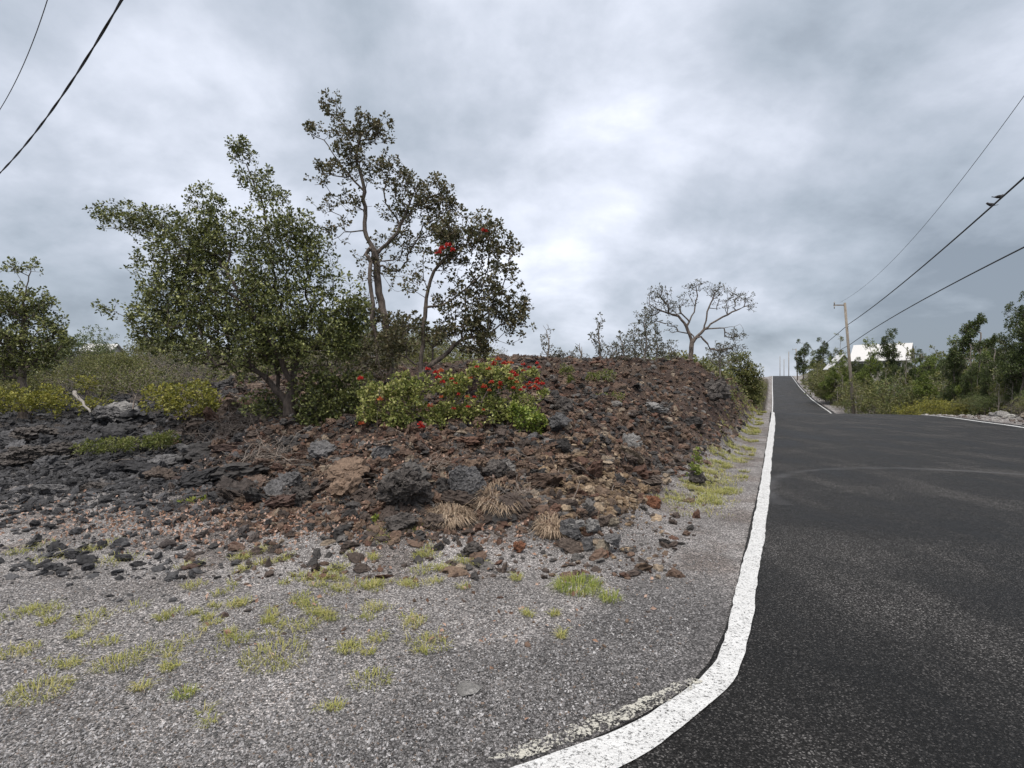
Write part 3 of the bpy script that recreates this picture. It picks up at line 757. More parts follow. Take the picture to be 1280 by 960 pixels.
def make_tree(name, label, cat, base, z, limbs, lobes, n, r0, mat_l, mat_b, leaf=(10, .07, .045, .03), bf=.35, hole=.1, seed=1, group=None, bare=0.0,
              dscale=.8, wig=.25, step=.14, shell=.5, rtip=.003, droop=0.0, up=.35, crown_name='crown', trunk_name='trunk', extra=None):
    r = np.random.RandomState(seed)
    root = np.array(base) if len(base) == 3 else None
    if root is None:
        root = ground_at(base[0], z)
    rt = root.copy(); rt[2] -= .06
    t = empty(name, tuple(root)); tag(t, label, cat, group)
    tips = lobe_points(lobes, z, n, dscale, hole, seed, shell)
    lp = [px_path(l, z) for l in limbs]
    P, par, ti = tree_graph(rt, lp, tips, bf, step, wig, r)
    V, F, D, rad = branch_mesh(P, par, ti, r0, rtip)
    ob = mesh_obj(trunk_name, V - root, F, mat_b, t, smooth=True)
    ti = np.array(ti); cent = P[ti]; outd = D[ti]
    keep = r.rand(len(cent)) >= bare; cent, outd = cent[keep], outd[keep]
    k, rr, ln, wd = leaf
    if len(cent):
        V, F = leaves_mesh(cent, outd, k, rr, ln, wd, r, up, droop)
        mesh_obj(crown_name, V - root, F, mat_l, t)
    return t, root, cent, P
def copy_tree(o, parent=None):
    c = o.copy(); C.objects.link(c); c.parent = parent
    for ch in o.children: copy_tree(ch, c)
    return c

# the broad leafy tree left of centre
make_tree('ohia_tree', 'broad dense green tree with crooked grey trunk on the mound, largest crown of all', 'tree', (363, 535), 9.2,
  [[(361, 505), (366, 478), (372, 445, .1), (378, 405, .2), (380, 365, .2)], [(366, 478), (345, 440, -.2), (318, 395, -.3), (290, 350, -.3), (268, 318)],
   [(372, 445, .1), (350, 390, .3), (338, 320, .4), (330, 260, .4), (308, 205, .4)], [(345, 440, -.2), (300, 425, -.4), (240, 400, -.4)], [(361, 505), (330, 470, -.1), (300, 455, -.3)],
   [(378, 405, .2), (405, 370), (425, 350)], [(318, 395, -.3), (270, 350, .2), (215, 300, .3), (165, 282, .3)]],
  [(150, 272, 34, 22, .3), (195, 282, 40, 24, .3), (298, 192, 20, 20, .4), (318, 222, 24, 18, .4, .9), (338, 250, 24, 20, .4, .9), (255, 250, 26, 18, .2), (240, 310, 50, 36), (372, 290, 28, 28), (240, 390, 70, 50), (445, 410, 22, 40), (262, 292, 50, 36), (335, 292, 48, 42), (225, 345, 58, 46),
   (310, 355, 70, 50), (392, 330, 34, 40, 0, 1.0), (425, 385, 36, 44), (285, 425, 92, 40), (195, 400, 36, 42), (390, 425, 66, 42), (320, 462, 60, 20, 0, .5), (135, 388, 18, 10, 0, .6), (430, 430, 28, 30), (345, 400, 80, 60)],
  4600, .088, m_leaf_tree, m_bark_mid, leaf=(13, .085, .048, .031), hole=.06, seed=21, bf=.28, shell=.45)
# tall open tree behind it
make_tree('ohia_tree', 'tallest open crowned tree with dark tufted leaves behind the broad green tree', 'tree', (491, 500), 12.0,
  [[(487, 443), (482, 403), (473, 359), (470, 318), (456, 288), (456, 240), (445, 195)], [(470, 318), (497, 291), (509, 262), (520, 235)], [(456, 288), (430, 290), (415, 300)], [(456, 240), (425, 205), (405, 175)],
   [(509, 262), (540, 245), (560, 238)], [(445, 195), (455, 160)]],
  [(416, 135, 20, 18), (396, 162, 14, 14), (398, 215, 16, 22, 0, .9), (440, 165, 34, 28), (470, 170, 26, 28), (435, 205, 34, 26), (480, 215, 34, 26), (520, 232, 36, 24), (556, 236, 20, 16), (505, 262, 40, 24, 0, .9), (545, 262, 30, 24), (525, 295, 34, 26, 0, .6), (500, 340, 34, 26, 0, .35),
   (418, 290, 30, 20, 0, .35), (455, 330, 26, 24, 0, .3), (490, 300, 30, 26, 0, .4), (410, 250, 22, 18, 0, .5), (568, 250, 14, 14), (478, 400, 28, 24), (490, 425, 40, 32), (450, 440, 26, 24), (470, 460, 34, 18), (455, 380, 20, 20, 0, .6), (440, 250, 26, 20, 0, .5), (555, 300, 20, 16, 0, .5)],
  1250, .078, m_leaf_dark, m_bark, leaf=(13, .10, .062, .042), hole=.22, seed=33, bf=.25, bare=.2, rtip=.0045, wig=.35)
# rounded tree with dark leaves and a few red blossoms
T3, r3, tips3, _ = make_tree('ohia_tree', 'rounded dark leaved tree with forked grey trunk rising behind the red blossom shrub', 'tree', (524, 505), 10.0,
  [[(526, 467), (529, 420), (532, 384), (535, 362), (529, 338), (530, 315)], [(532, 384), (552, 382), (575, 366), (600, 345)], [(526, 467), (552, 447), (578, 424), (600, 420)], [(535, 362), (550, 330), (575, 305)],
   [(575, 366), (610, 380), (635, 395)]],
  [(588, 290, 48, 24), (550, 300, 34, 30), (618, 312, 32, 34), (575, 330, 40, 26, 0, .6), (618, 360, 36, 34), (642, 400, 26, 30), (595, 405, 44, 38), (605, 432, 34, 16), (545, 415, 36, 20), (565, 375, 34, 30, 0, .6), (505, 415, 30, 26, 0, .9), (490, 440, 26, 20, 0, .8), (520, 350, 20, 24, 0, .4), (655, 385, 12, 16)],
  1350, .06, m_leaf_dark, m_bark, leaf=(12, .085, .055, .04), hole=.16, seed=47, bf=.26, bare=.18, rtip=.004, wig=.35)

def pom(ctr, rad, mat, parent, root, n=34, seed=0, name='blossom'):
    r = np.random.RandomState(seed); d = r.normal(size=(n, 3)); d[:, 2] = np.abs(d[:, 2]) * .9 - .15; d /= np.linalg.norm(d, axis=1)[:, None]
    sd_ = np.cross(d, r.normal(size=(n, 3))); sd_ /= np.linalg.norm(sd_, axis=1)[:, None]
    w_ = rad * .16; l = rad * (.75 + .4 * r.rand(n, 1)); z_ = np.zeros((n, 3))
    V = np.stack([z_ - sd_ * w_ * .4, z_ + sd_ * w_ * .4, d * l + sd_ * w_, d * l - sd_ * w_], 1).reshape(-1, 3)
    o = mesh_obj(name, V + (np.array(ctr) - root), np.arange(n * 4).reshape(-1, 4), mat, parent); return o
for i, (px, py) in enumerate([(553, 311), (560, 307), (566, 313), (606, 289), (548, 316)]):
    tgt = At(px, py, 9.4); pom(tgt, .06, m_red, T3, r3, seed=i)

# blossom shrubs in front
S1, sr1, _, _ = make_tree('blossom_shrub', 'pale green rosette shrub with few blossoms left of the red flowering shrub', 'shrub', (505, 552), 8.5,
  [[(500, 525), (480, 500)], [(505, 530), (525, 495)]],
  [(468, 492, 20, 18), (500, 485, 26, 20), (525, 492, 22, 22), (470, 525, 24, 20), (505, 528, 28, 18), (540, 522, 22, 26), (490, 505, 42, 36), (480, 538, 26, 12), (520, 540, 26, 12)],
  460, .03, m_leaf_shrub, m_bark, leaf=(15, .065, .045, .036), hole=.22, seed=51, step=.1, shell=.4)
S2, sr2, _, _ = make_tree('blossom_shrub', 'large shrub covered in red and orange pompom blossoms on the mound edge', 'shrub', (590, 545), 8.8,
  [[(590, 515), (575, 490)], [(592, 520), (615, 480)], [(592, 525), (650, 500), (665, 485)]],
  [(560, 482, 20, 18), (585, 485, 26, 18), (620, 468, 26, 18), (650, 480, 22, 16), (668, 490, 14, 14), (575, 510, 34, 18), (610, 500, 36, 20), (645, 508, 34, 22), (560, 520, 16, 16), (600, 525, 44, 20), (640, 525, 30, 18), (600, 475, 30, 22), (655, 475, 20, 18)],
  640, .035, m_leaf_shrub, m_bark, leaf=(15, .065, .045, .036), hole=.22, seed=52, step=.1, shell=.4)
make_tree('low_shrub', 'small bright lime green shrub at the right foot of the red blossoms', 'shrub', (658, 543), 8.2, [],
  [(655, 524, 24, 15), (645, 515, 14, 10), (672, 530, 14, 10)], 90, .015, m_leaf_lime, m_bark, leaf=(15, .06, .045, .034), hole=.1, seed=53, step=.08, shell=.4)
reds = [(545, 466), (551, 464), (548, 472), (553, 478), (623, 450), (617, 456), (630, 455), (610, 462), (640, 466), (645, 470), (639, 474), (671, 478), (676, 480), (668, 484), (615, 478), (606, 484), (611, 488), (655, 485), (567, 511), (604, 513), (585, 509), (596, 459)] + [(600 + 80 * R.rand() ** .8, 452 + 40 * R.rand()) for _ in range(26)] + [(550 + 60 * R.rand(), 468 + 30 * R.rand()) for _ in range(8)]
for i, (px, py) in enumerate(reds):
    pom(At(px, py, 8.35 + .15 * R.rand()), .048 if i < 14 else .036, m_red if i % 3 != 1 else m_orange, S2, sr2, seed=60 + i)
for i, (px, py) in enumerate([(527, 534), (525, 531), (450, 474), (535, 462), (452, 530), (475, 500), (538, 508)]):
    pom(At(px, py, 8.0 if i < 2 else 8.25), .05, m_red if i < 4 else m_orange, S1, sr1, seed=90 + i)

# left hand trees and bushes
make_tree('ohia_tree', 'tree with thin umbrella top at the far left edge of the view', 'tree', (28, 500), 16.5,
  [[(28, 440), (29, 400), (32, 365), (36, 345)]], [(35, 335, 28, 12, 0, .5), (20, 375, 40, 24), (45, 385, 26, 22), (62, 408, 22, 18), (-10, 400, 40, 30), (25, 425, 50, 30), (-30, 370, 30, 30), (55, 445, 30, 24), (5, 455, 40, 22), (80, 430, 14, 10)],
  1500, .11, m_leaf_tree, m_bark, leaf=(8, .11, .085, .055), hole=.3, seed=61, bf=.3, rtip=.006)
def bush(label, base, z, lobes, n, mat, leaf, seed, cat='bush', name='bush', matb=None, hole=.1, r0=.02, group=None, **kw):
    return make_tree(name, label, cat, base, z, [], lobes, n, r0, mat, matb or m_bark_dark, leaf=leaf, seed=seed, hole=hole, shell=.4, step=.12, group=group, **kw)
bush('wide yellow green bush above the black lava at the far left', (40, 527), 15.5, [(10, 500, 50, 18), (45, 498, 44, 18), (80, 508, 18, 14), (-40, 500, 40, 20)], 420, m_leaf_olive, (11, .10, .07, .045), 62)
bush('yellow green bush between the driftwood log and the broad tree', (225, 532), 12.2, [(205, 500, 28, 20), (240, 500, 34, 24), (268, 510, 20, 16)], 330, m_leaf_olive, (10, .085, .06, .04), 63)
bush('low yellow bush behind the driftwood log', (130, 515), 15.0, [(120, 505, 22, 8), (108, 478, 14, 12), (135, 515, 12, 6)], 110, m_leaf_olive, (9, .09, .06, .04), 64)
bush('dark green undergrowth bush behind the trunk of the broad tree', (415, 552), 9.3, [(405, 515, 36, 28), (435, 518, 30, 36), (400, 485, 38, 26), (330, 505, 30, 18), (415, 540, 40, 14), (440, 485, 30, 24)], 800, m_leaf_tree, (10, .075, .055, .035), 65)
bush('spreading green fern bush on the lava rocks', (150, 565), 9.6, [(150, 556, 44, 7), (185, 553, 34, 8), (115, 562, 28, 5), (205, 548, 16, 8)], 260, m_leaf_fern, (10, .05, .055, .02), 66, cat='fern', name='ground_fern', r0=.006)
bush('bright green weeds on the litter below the lava flow', (240, 635), 7.0, [(245, 628, 22, 5), (225, 634, 16, 4), (262, 622, 8, 4)], 90, m_grass_green, (10, .03, .05, .018), 67, cat='weeds', name='weed_patch', r0=.004)
bush('tall yellow green weed on the right side of the mound', (872, 598), 8.7, [(871, 575, 7, 16), (868, 590, 8, 9)], 40, m_leaf_lime, (9, .035, .04, .02), 68, cat='weed', name='weed', r0=.005)
bush('bright green weed at the foot of the black boulder', (470, 664), 5.9, [(471, 653, 6, 9)], 22, m_leaf_lime, (8, .025, .035, .018), 69, cat='weed', name='weed', r0=.004)
for i, (px, py, z, w_, h_) in enumerate([(708, 465, 11.5, 9, 9), (740, 472, 11, 10, 8), (762, 497, 10, 18, 5), (712, 478, 10.6, 5, 8), (758, 470, 12, 12, 8)]):
    g = G(px, py + h_); bush(['feathery yellow weed high on the mound beside the blossom tree', 'feathery yellow weed near the mound top, right of the first', 'spreading yellow weed in the middle of the reddish slope', 'slim yellow weed on the slope below the feathery ones', 'olive weed tuft under the mound skyline'][i],
         tuple(g), g[1], [(px, py, w_, h_)], 40, m_leaf_fern, (8, .04, .05, .02), 71 + i, cat='weed', name='weed', r0=.005, matb=m_twig)

# skyline trees on the mound
make_tree('ohia_tree', 'flat topped spreading tree standing out on the skyline of the mound', 'tree', (864, 458), 19.0,
  [[(864, 440), (865, 428), (858, 408), (848, 395), (825, 388), (812, 380)], [(865, 428), (880, 412), (897, 400), (915, 390), (935, 382)], [(858, 408), (868, 390), (872, 370), (870, 358)], [(880, 412), (886, 385), (893, 368)], [(880, 412), (905, 410), (925, 405), (930, 415)]],
  [(824, 370, 18, 16), (812, 392, 12, 18, 0, .8), (840, 385, 18, 12), (870, 357, 16, 8), (895, 362, 18, 9), (925, 370, 18, 10), (938, 382, 8, 8), (905, 378, 18, 10, 0, .5), (858, 375, 14, 12, 0, .5), (920, 420, 16, 10), (915, 435, 22, 8), (900, 440, 12, 8), (815, 395, 10, 10, 0, .6), (840, 410, 10, 10, 0, .5)],
  900, .08, m_leaf_grey, m_bark, leaf=(6, .08, .05, .036), hole=-.2, seed=81, bf=.22, bare=.45, rtip=.006, wig=.45, dscale=.6)
for i, (px, top_, base_, w_, n, lab) in enumerate([
  (806, 385, 455, 20, 120, 'slender leafy sapling left of the flat topped skyline tree'), (748, 392, 456, 10, 60, 'thin upright sapling alone on the mound skyline'),
  (778, 415, 456, 16, 70, 'low bushy sapling between two skyline saplings'), (725, 425, 455, 12, 30, 'bare twiggy shrub on the mound skyline'), (684, 400, 452, 12, 60, 'bare topped sapling just right of the dark leaved tree'), (700, 435, 455, 14, 40, 'small grey shrub beside the bare topped sapling'),
  (792, 405, 455, 14, 90, 'bushy sapling just left of the slender leafy one'), (820, 400, 455, 16, 100, 'leafy sapling under the left limbs of the flat topped tree'), (765, 425, 456, 14, 50, 'short sapling right of the lone upright one'), (838, 425, 456, 16, 70, 'low dense sapling beside the flat topped tree stem'), (716, 438, 455, 12, 35, 'tiny shrub left of the bare twiggy one'), (900, 425, 460, 18, 90, 'leafy sapling right of the flat topped tree stem')]):
    hh_ = base_ - top_
    z_ = 16.5 + i * .5
    make_tree('sapling', lab, 'sapling', (px, base_ + 4), z_, [[(px, base_ - 3), (px + 2, base_ - hh_ * .4), (px - 1, top_ + hh_ * .25)]],
       [(px, top_ + hh_ * .2, w_ * .6, hh_ * .2), (px - w_ * .2, top_ + hh_ * .5, w_, hh_ * .25), (px + w_ * .2, top_ + hh_ * .75, w_ * 1.1, hh_ * .2)], n, .035, m_leaf_grey, m_bark_pale,
       leaf=(9, .085, .06, .04), hole=-.2, seed=100 + i, bf=.3, bare=[.15, .1, .1, .85, .5, .2, .15, .2, .4, .1, .3, .2][i], rtip=.006, dscale=.8, group='saplings on the mound skyline')
bush('dense grey green bush closing the mound beside the road', (928, 508), 32, [(922, 466, 20, 18), (938, 474, 16, 22), (946, 488, 10, 16), (925, 448, 16, 8), (912, 482, 14, 14), (938, 497, 12, 12)], 900, m_leaf_scrub, (10, .15, .10, .065), 120, r0=.06, hole=.1)

# prototypes for copied scrub (built once at the first place, then copied)
def proto_shape(kind, seed, mat, height, width, n, leaf, bare=0.0, trunk=None, matb=None, hole=.2, low=.25):
    """a shrub or tree standing at the origin: parts only"""
    r = np.random.RandomState(seed); t = empty('scrub', (0, 0, 0))
    lob = []
    if kind == 'bush':
        for k in range(7):
            a = r.rand() * 6.28; q = r.rand() ** .5 * width * .55; lob.append((q * math.cos(a), q * math.sin(a), height * (.3 + .42 * r.rand()), width * .42, height * .3))
    elif kind == 'column':
        for k in range(8):
            f = low + (1 - low) * k / 7; wd = width * (.95 - .62 * (f - low) / (1 - low)) * (.55 + .6 * r.rand())
            lob.append(((r.rand() - .5) * width * .4, (r.rand() - .5) * width * .4, height * f * .95, wd * .5, height * (1 - low) / 9))
    elif kind == 'tufted':
        for k in range(4): lob.append(((r.rand() - .5) * width, (r.rand() - .5) * width, height * (.72 + .25 * r.rand()), width * .3, height * .07))
        lob.append((0, 0, height * .95, width * .3, height * .06))
    wts = np.array([l[3] ** 2 * l[4] for l in lob]); wts /= wts.sum(); pts = []
    for l, wt in zip(lob, wts):
        m = max(3, int(n * wt)); d = r.normal(size=(m * 2, 3)); d /= np.linalg.norm(d, axis=1)[:, None]; d *= r.rand(m * 2, 1) ** .42
        q = np.array(l[:3]) + d * np.array((l[3], l[3], l[4]))
        k = pnoise(q * 2.0 + seed) > hole - .35; pts.append(q[k][:m])
    pts = np.vstack(pts); pts = pts[pts[:, 2] > .03]
    limb = [[np.array((0, 0, .1)), np.array((.04 * height * (r.rand() - .5), .03 * height, height * (.85 if kind != 'bush' else .3)))]]
    P, par, ti = tree_graph(np.array((0, 0, -.15)), limb, pts, .3, max(.14, height / 22), .3, r)
    V, F, D, rad = branch_mesh(P, par, ti, trunk or {'bush': .014, 'column': .014, 'tufted': .0095}[kind] * height, .006 if height > 2 else .004)
    mesh_obj('trunk' if kind != 'bush' else 'stems', V, F, matb or m_bark, t, smooth=True)
    ti = np.array(ti); keep = r.rand(len(ti)) >= bare
    if keep.any():
        V, F = leaves_mesh(P[ti[keep]], D[ti[keep]], *leaf, r); mesh_obj('crown' if kind != 'bush' else 'foliage', V, F, mat, t)
    return t
PR = {}
def proto(key, *a, **k): PR[key] = [proto_shape(*a, **k), False]
proto('scrubA', 'bush', 501, m_leaf_scrub, 2.4, 2.6, 480, (11, .14, .085, .055))
proto('scrubB', 'bush', 502, m_leaf_scrub, 1.8, 2.4, 380, (11, .13, .08, .052), hole=.3)
proto('scrubC', 'bush', 503, m_leaf_olive, 1.4, 2.0, 300, (11, .12, .08, .05))
proto('greenA', 'bush', 504, m_leaf, 3.0, 2.8, 520, (11, .15, .09, .06))
proto('bareA', 'bush', 505, m_leaf_grey, 2.0, 2.2, 260, (6, .10, .07, .045), bare=.55, matb=m_twig)
proto('bareB', 'bush', 506, m_leaf_scrub, 1.5, 1.8, 240, (6, .08, .06, .04), bare=.75, matb=m_twig)
proto('colA', 'column', 507, m_leaf_pine, 5.2, 2.5, 760, (13, .14, .10, .05), low=.3, hole=.25)
proto('colB', 'column', 508, m_leaf_fresh, 4.2, 2.0, 600, (12, .14, .09, .055), low=.2)
proto('colC', 'column', 509, m_leaf_scrub, 4.6, 1.7, 200, (10, .15, .11, .07), low=.35, hole=.35, matb=m_bark_pale)
proto('tuftA', 'tufted', 510, m_leaf_pine, 5.6, 1.3, 170, (12, .16, .11, .07), matb=m_bark_pale)
proto('bareT', 'column', 511, m_leaf_grey, 4.4, 1.6, 130, (4, .08, .07, .04), bare=.8, low=.3, matb=m_bark_pale)
def place(key, name, label, cat, group, x, y, sc_, zs=1.0, f=H):
    o, used = PR[key]
    if used: o = copy_tree(o)
    PR[key][1] = True
    o.name = name; o.location = (float(x), float(y), float(f(x, y)[0])); o.rotation_euler = (0, 0, R.rand() * 6.28); o.scale = (sc_, sc_, sc_ * zs)
    if len(label.split()) > 16: label = label.replace(' across the road', '')
    if len(label.split()) > 16: label = label.replace(' set back', '').replace(' among others', '')
    o['label'] = label; o['category'] = cat; o['group'] = group.replace('bushs', 'bushes').replace('bush of', 'bushes of').replace('shrub of', 'shrubs of'); return o
LAB = {
 'scrubA': ('scrub_bush', 'dense olive scrub bush', 'bush'), 'scrubB': ('scrub_bush', 'loose low olive scrub bush', 'bush'), 'scrubC': ('yellow_bush', 'low yellowish bush', 'bush'), 'greenA': ('green_bush', 'tall dark green bush', 'bush'),
 'bareA': ('bare_shrub', 'greyish half bare twiggy shrub', 'shrub'), 'bareB': ('bare_shrub', 'brown almost leafless shrub', 'shrub'), 'colA': ('upright_tree', 'narrow dark leaved upright tree', 'tree'), 'colB': ('upright_tree', 'narrow green upright tree', 'tree'),
 'colC': ('upright_tree', 'sparse pale stemmed upright tree', 'tree'), 'tuftA': ('tufted_tree', 'thin trunked tree tufted at the top', 'tree'), 'bareT': ('bare_tree', 'nearly leafless pale stemmed tree', 'tree')}
# thicket on the right of the road
def rz(px, u): return 1.1027 * u / ((px - 640) / FPX - .465)
PH = {'scrubA': 2.3, 'scrubB': 1.75, 'scrubC': 1.35, 'greenA': 2.9, 'bareA': 1.95, 'bareB': 1.45, 'colB': 4.1, 'colC': 4.5, 'bareT': 4.3}
def zone(px):
    return 'by the second pole' if px < 1022 else 'near the small gable' if px < 1058 else 'near the leaning pole' if px < 1088 else 'under the white roof' if px < 1150 else 'left of the dark conical tree' if px < 1205 else 'under the tall tufts' if px < 1252 else 'at the right edge of the view'
cnt = 0
for row, (u0, du, dpx) in enumerate([(10.3, 2.2, 5.0), (13.0, 3.0, 5.5), (18.0, 6.0, 6.0), (8.5, .8, 3.0)]):
    px = 1000.0
    while px < 1310:
        px += dpx * (.6 + .8 * R.rand()); u = u0 + du * R.rand() - (1.2 if px < 1046 and row < 3 else 0); z = rz(px, u)
        if z > 215 or z < 20 or (row == 3 and z < 62): continue
        roof = 1056 < px < 1150
        key = R.choice(['scrubA', 'scrubB', 'scrubC', 'greenA', 'bareA', 'bareB', 'colB', 'colC', 'bareT'], p=[.18, .18, .07, .08, .16, .11, .06, .08, .08] if row == 0 else [.12, .06, 0, .08, .12, 0, .20, .24, .18])
        tree_ = key[:3] in ('col',) or key == 'bareT'
        tgt = ((468 if px < 1045 else 482) + 14 * R.rand()) if row == 3 else ((462 if px < 1150 else 484) + 26 * R.rand()) if row == 0 else ((453 if roof else 441) + 28 * R.rand() if row == 1 else (452 if roof else 434) + 26 * R.rand())
        if tree_: tgt -= 10 * R.rand() if roof else 24 * R.rand()
        else: tgt += 9
        if px > 1150: tgt += 4 if row else 0
        x = (px - 640) / FPX * z; gz_ = float(H(x, z)[0]); hh_ = max(.8, EYE - (tgt - 480) / FPX * z - gz_)
        s_ = hh_ / PH[key]; s_ = min(max(s_, .45), 3.2)
        nm, lb, ct = LAB[key]; place(key, nm, lb + (' at the verge ' if row in (0, 3) else ' set back ') + zone(px) + ' across the road', ct, ct + 's of the thicket across the road', x, z, s_); cnt += 1
print('thicket', cnt)
# single trees of the thicket one can tell apart
for (key, px, u, top_, lab) in [
   ('colA', 1112, 12.5, 410, 'tall dark layered tree in front of the white roof'), ('colB', 1086, 12.0, 425, 'yellow green tree in front of the left half of the white roof'),
   ('colA', 1070, 12.0, 446, 'dark tree right beside the leaning utility pole'), ('colB', 1058, 10.5, 448, 'green tree in front of the small house gable'), ('colC', 1133, 12.0, 430, 'sparse tree before the right end of the white roof'), ('colB', 1160, 11.5, 448, 'green tree a little right of the white roof'),
   ('colA', 1266, 12.2, 408, 'dark tree close left of the one cut by the right edge'), ('colA', 1195, 11.5, 424, 'dark tree with a dense conical head on a bare pale stem'), ('tuftA', 1222, 12.5, 393, 'tallest tufted double stem tree against the sky'), ('tuftA', 1240, 13.0, 418, 'tufted tree next right of the tallest tufted one'),
   ('colA', 1278, 12.0, 366, 'big dark tree cut by the right edge of the view'), ('colA', 1004, 14.0, 424, 'spire shaped tree nearest the far utility pole'), ('colA', 1028, 12.5, 422, 'tall spire shaped tree left of the small house gable'), ('colA', 1040, 13.5, 437, 'shorter spire tree beside the taller one'),
   ('tuftA', 1212, 12.0, 412, 'tufted tree left of the tallest tufted one'), ('colC', 1256, 12.5, 428, 'sparse pale stemmed tree at the right of the tufted ones'), ('colB', 1018, 13.0, 440, 'green tree between the two roadside spire trees')]:
    z = min(rz(px, u), 170); x = (px - 640) / FPX * z; gz_ = float(H(x, z)[0]); top_h = EYE - (top_ - 480) / FPX * z
    hgt = {'colA': 5.2, 'colB': 4.2, 'colC': 4.6, 'tuftA': 5.8}[key]; s_ = (top_h - gz_) / hgt
    nm, _, ct = LAB[key]; o = place(key, nm, lab, ct, 'taller trees across the road', x, z, s_ * .87, 1.15)
for i in range(44):
    px = 1058 + 235 * (i + R.rand()) / 44; u = 11.2 + 7 * R.rand(); z = min(rz(px, u), 150); x = (px - 640) / FPX * z; gz_ = float(H(x, z)[0]); roof = 1062 < px < 1146
    top_ = (448 + 14 * R.rand()) if roof else (436 + 26 * R.rand() if px < 1240 else 420 + 30 * R.rand())
    key = R.choice(['colA', 'colB', 'tuftA', 'colC'], p=[.42, .16, .27, .15]); hgt = {'colA': 5.2, 'colB': 4.2, 'colC': 4.6, 'tuftA': 5.8}[key]
    s_ = (EYE - (top_ - 480) / FPX * z - gz_) / hgt; nm, lb, ct = LAB[key]
    place(key, nm, lb + ' among others ' + zone(px) + ' across the road', ct, ct + 's of the thicket across the road', x, z, s_ * .72, 1.39)
for i in range(6):
    px = 1045 + 3.6 * i; z = 92 + 6 * R.rand(); x = (px - 640) / FPX * z; gz_ = float(H(x, z)[0]); nm, lb, ct = LAB['scrubA']
    place('scrubA', nm, 'olive scrub bush screening the small pale house', ct, 'bushes screening the small pale house', x, z, (EYE - (456 + 8 * R.rand() - 480) / FPX * z - gz_) / 2.3)
# scrub behind the mound and behind the trees on the left
for i in range(120):
    px = -60 + 700 * R.rand(); z = (19.5 if px < 300 else 15) + 42 * R.rand() ** 1.4
    if 560 < px and z < 26: continue
    key = R.choice(['scrubA', 'scrubB', 'scrubC', 'bareA', 'bareB', 'greenA'], p=[.16, .16, .06, .28, .29, .05])
    x = (px - 640) / FPX * z; sc_ = (.55 + .35 * R.rand()) * (1 if z > 22 else .75)
    nm, lb, ct = LAB[key]; place(key, nm, lb + (' behind the far left tree' if px < 70 else ' beyond the driftwood log' if px < 230 else ' behind the broad green tree' if px < 440 else ' behind the tall open tree'), ct, ct + ' of the scrub behind the mound', x, z, sc_ * 1.15)
# bushes between mound and road further on
for i in range(26):
    s_ = 30 + 45 * R.rand() + (i > 14) * 60 * R.rand(); u_ = -2.6 - 3.0 * R.rand(); x, y = xy(s_, u_)
    key = R.choice(['scrubA', 'scrubB', 'bareA']); nm, lb, ct = LAB[key]
    place(key, nm, lb + ' on the near roadside past the mound', ct, 'bushes beside the road beyond the mound', x, y, .38 + .25 * R.rand())
for key in list(PR):
    if not PR[key][1]: print('UNUSED', key)
bush('half bare brown shrub behind the driftwood and the lava', (165, 520), 13.5, [(160, 475, 34, 22), (130, 480, 22, 18), (185, 470, 20, 18)], 300, m_leaf_scrub, (5, .05, .05, .03), 131, matb=m_twig, bare=.55, hole=0)

# ------------------------------------------------------------------ dead twigs, dry grass, litter, grass
def twig_pile(name, label, cat, px, py, w_, h_, n, seed, ln=.5, rad=.004, mat=None):
    r = np.random.RandomState(seed); g = G(px, py + h_ * .3); z = g[1]; rx = w_ / FPX * z; t = MB()
    for i in range(n):
        a = r.rand() * 6.28; q = r.rand() ** .6; x = g[0] + rx * q * math.cos(a); y = z + rx * .8 * q * math.sin(a)
        b0 = np.array((x, y, float(Hs(x, y)[0]) + r.rand() * .16 * (1 - q * .6))); d = r.normal(size=3); d[2] = abs(d[2]) * .6; d /= np.linalg.norm(d)
        l = ln * (.4 + .8 * r.rand()); c = b0 + d * l * .5 + r.normal(size=3) * l * .12; e = b0 + d * l + np.array((0, 0, -.15 * l)) + r.normal(size=3) * l * .15
        rr = rad * (.4 + r.rand())
        t.tube([b0, c, e], [rr, rr * .8, rr * .4], 3, False)
    o = t.build(name, mat or m_twig, origin=tuple(g)); tag(o, label, cat); return o
twig_pile('dead_twigs', 'tangle of dead grey twigs left of the main tree trunk', 'dead brush', 300, 528, 48, 22, 420, 1)
twig_pile('dead_twigs', 'small heap of brown dead twigs on the slope below the main tree', 'dead brush', 335, 570, 34, 14, 130, 2, .4)
twig_pile('dead_shrub', 'bleached dead shrub between the two largest boulders', 'dead brush', 540, 592, 16, 12, 90, 3, .28)
twig_pile('dead_shrub', 'dead grey weed tangle right of the dry grass clumps', 'dead brush', 648, 625, 22, 16, 150, 4, .22, .0025)
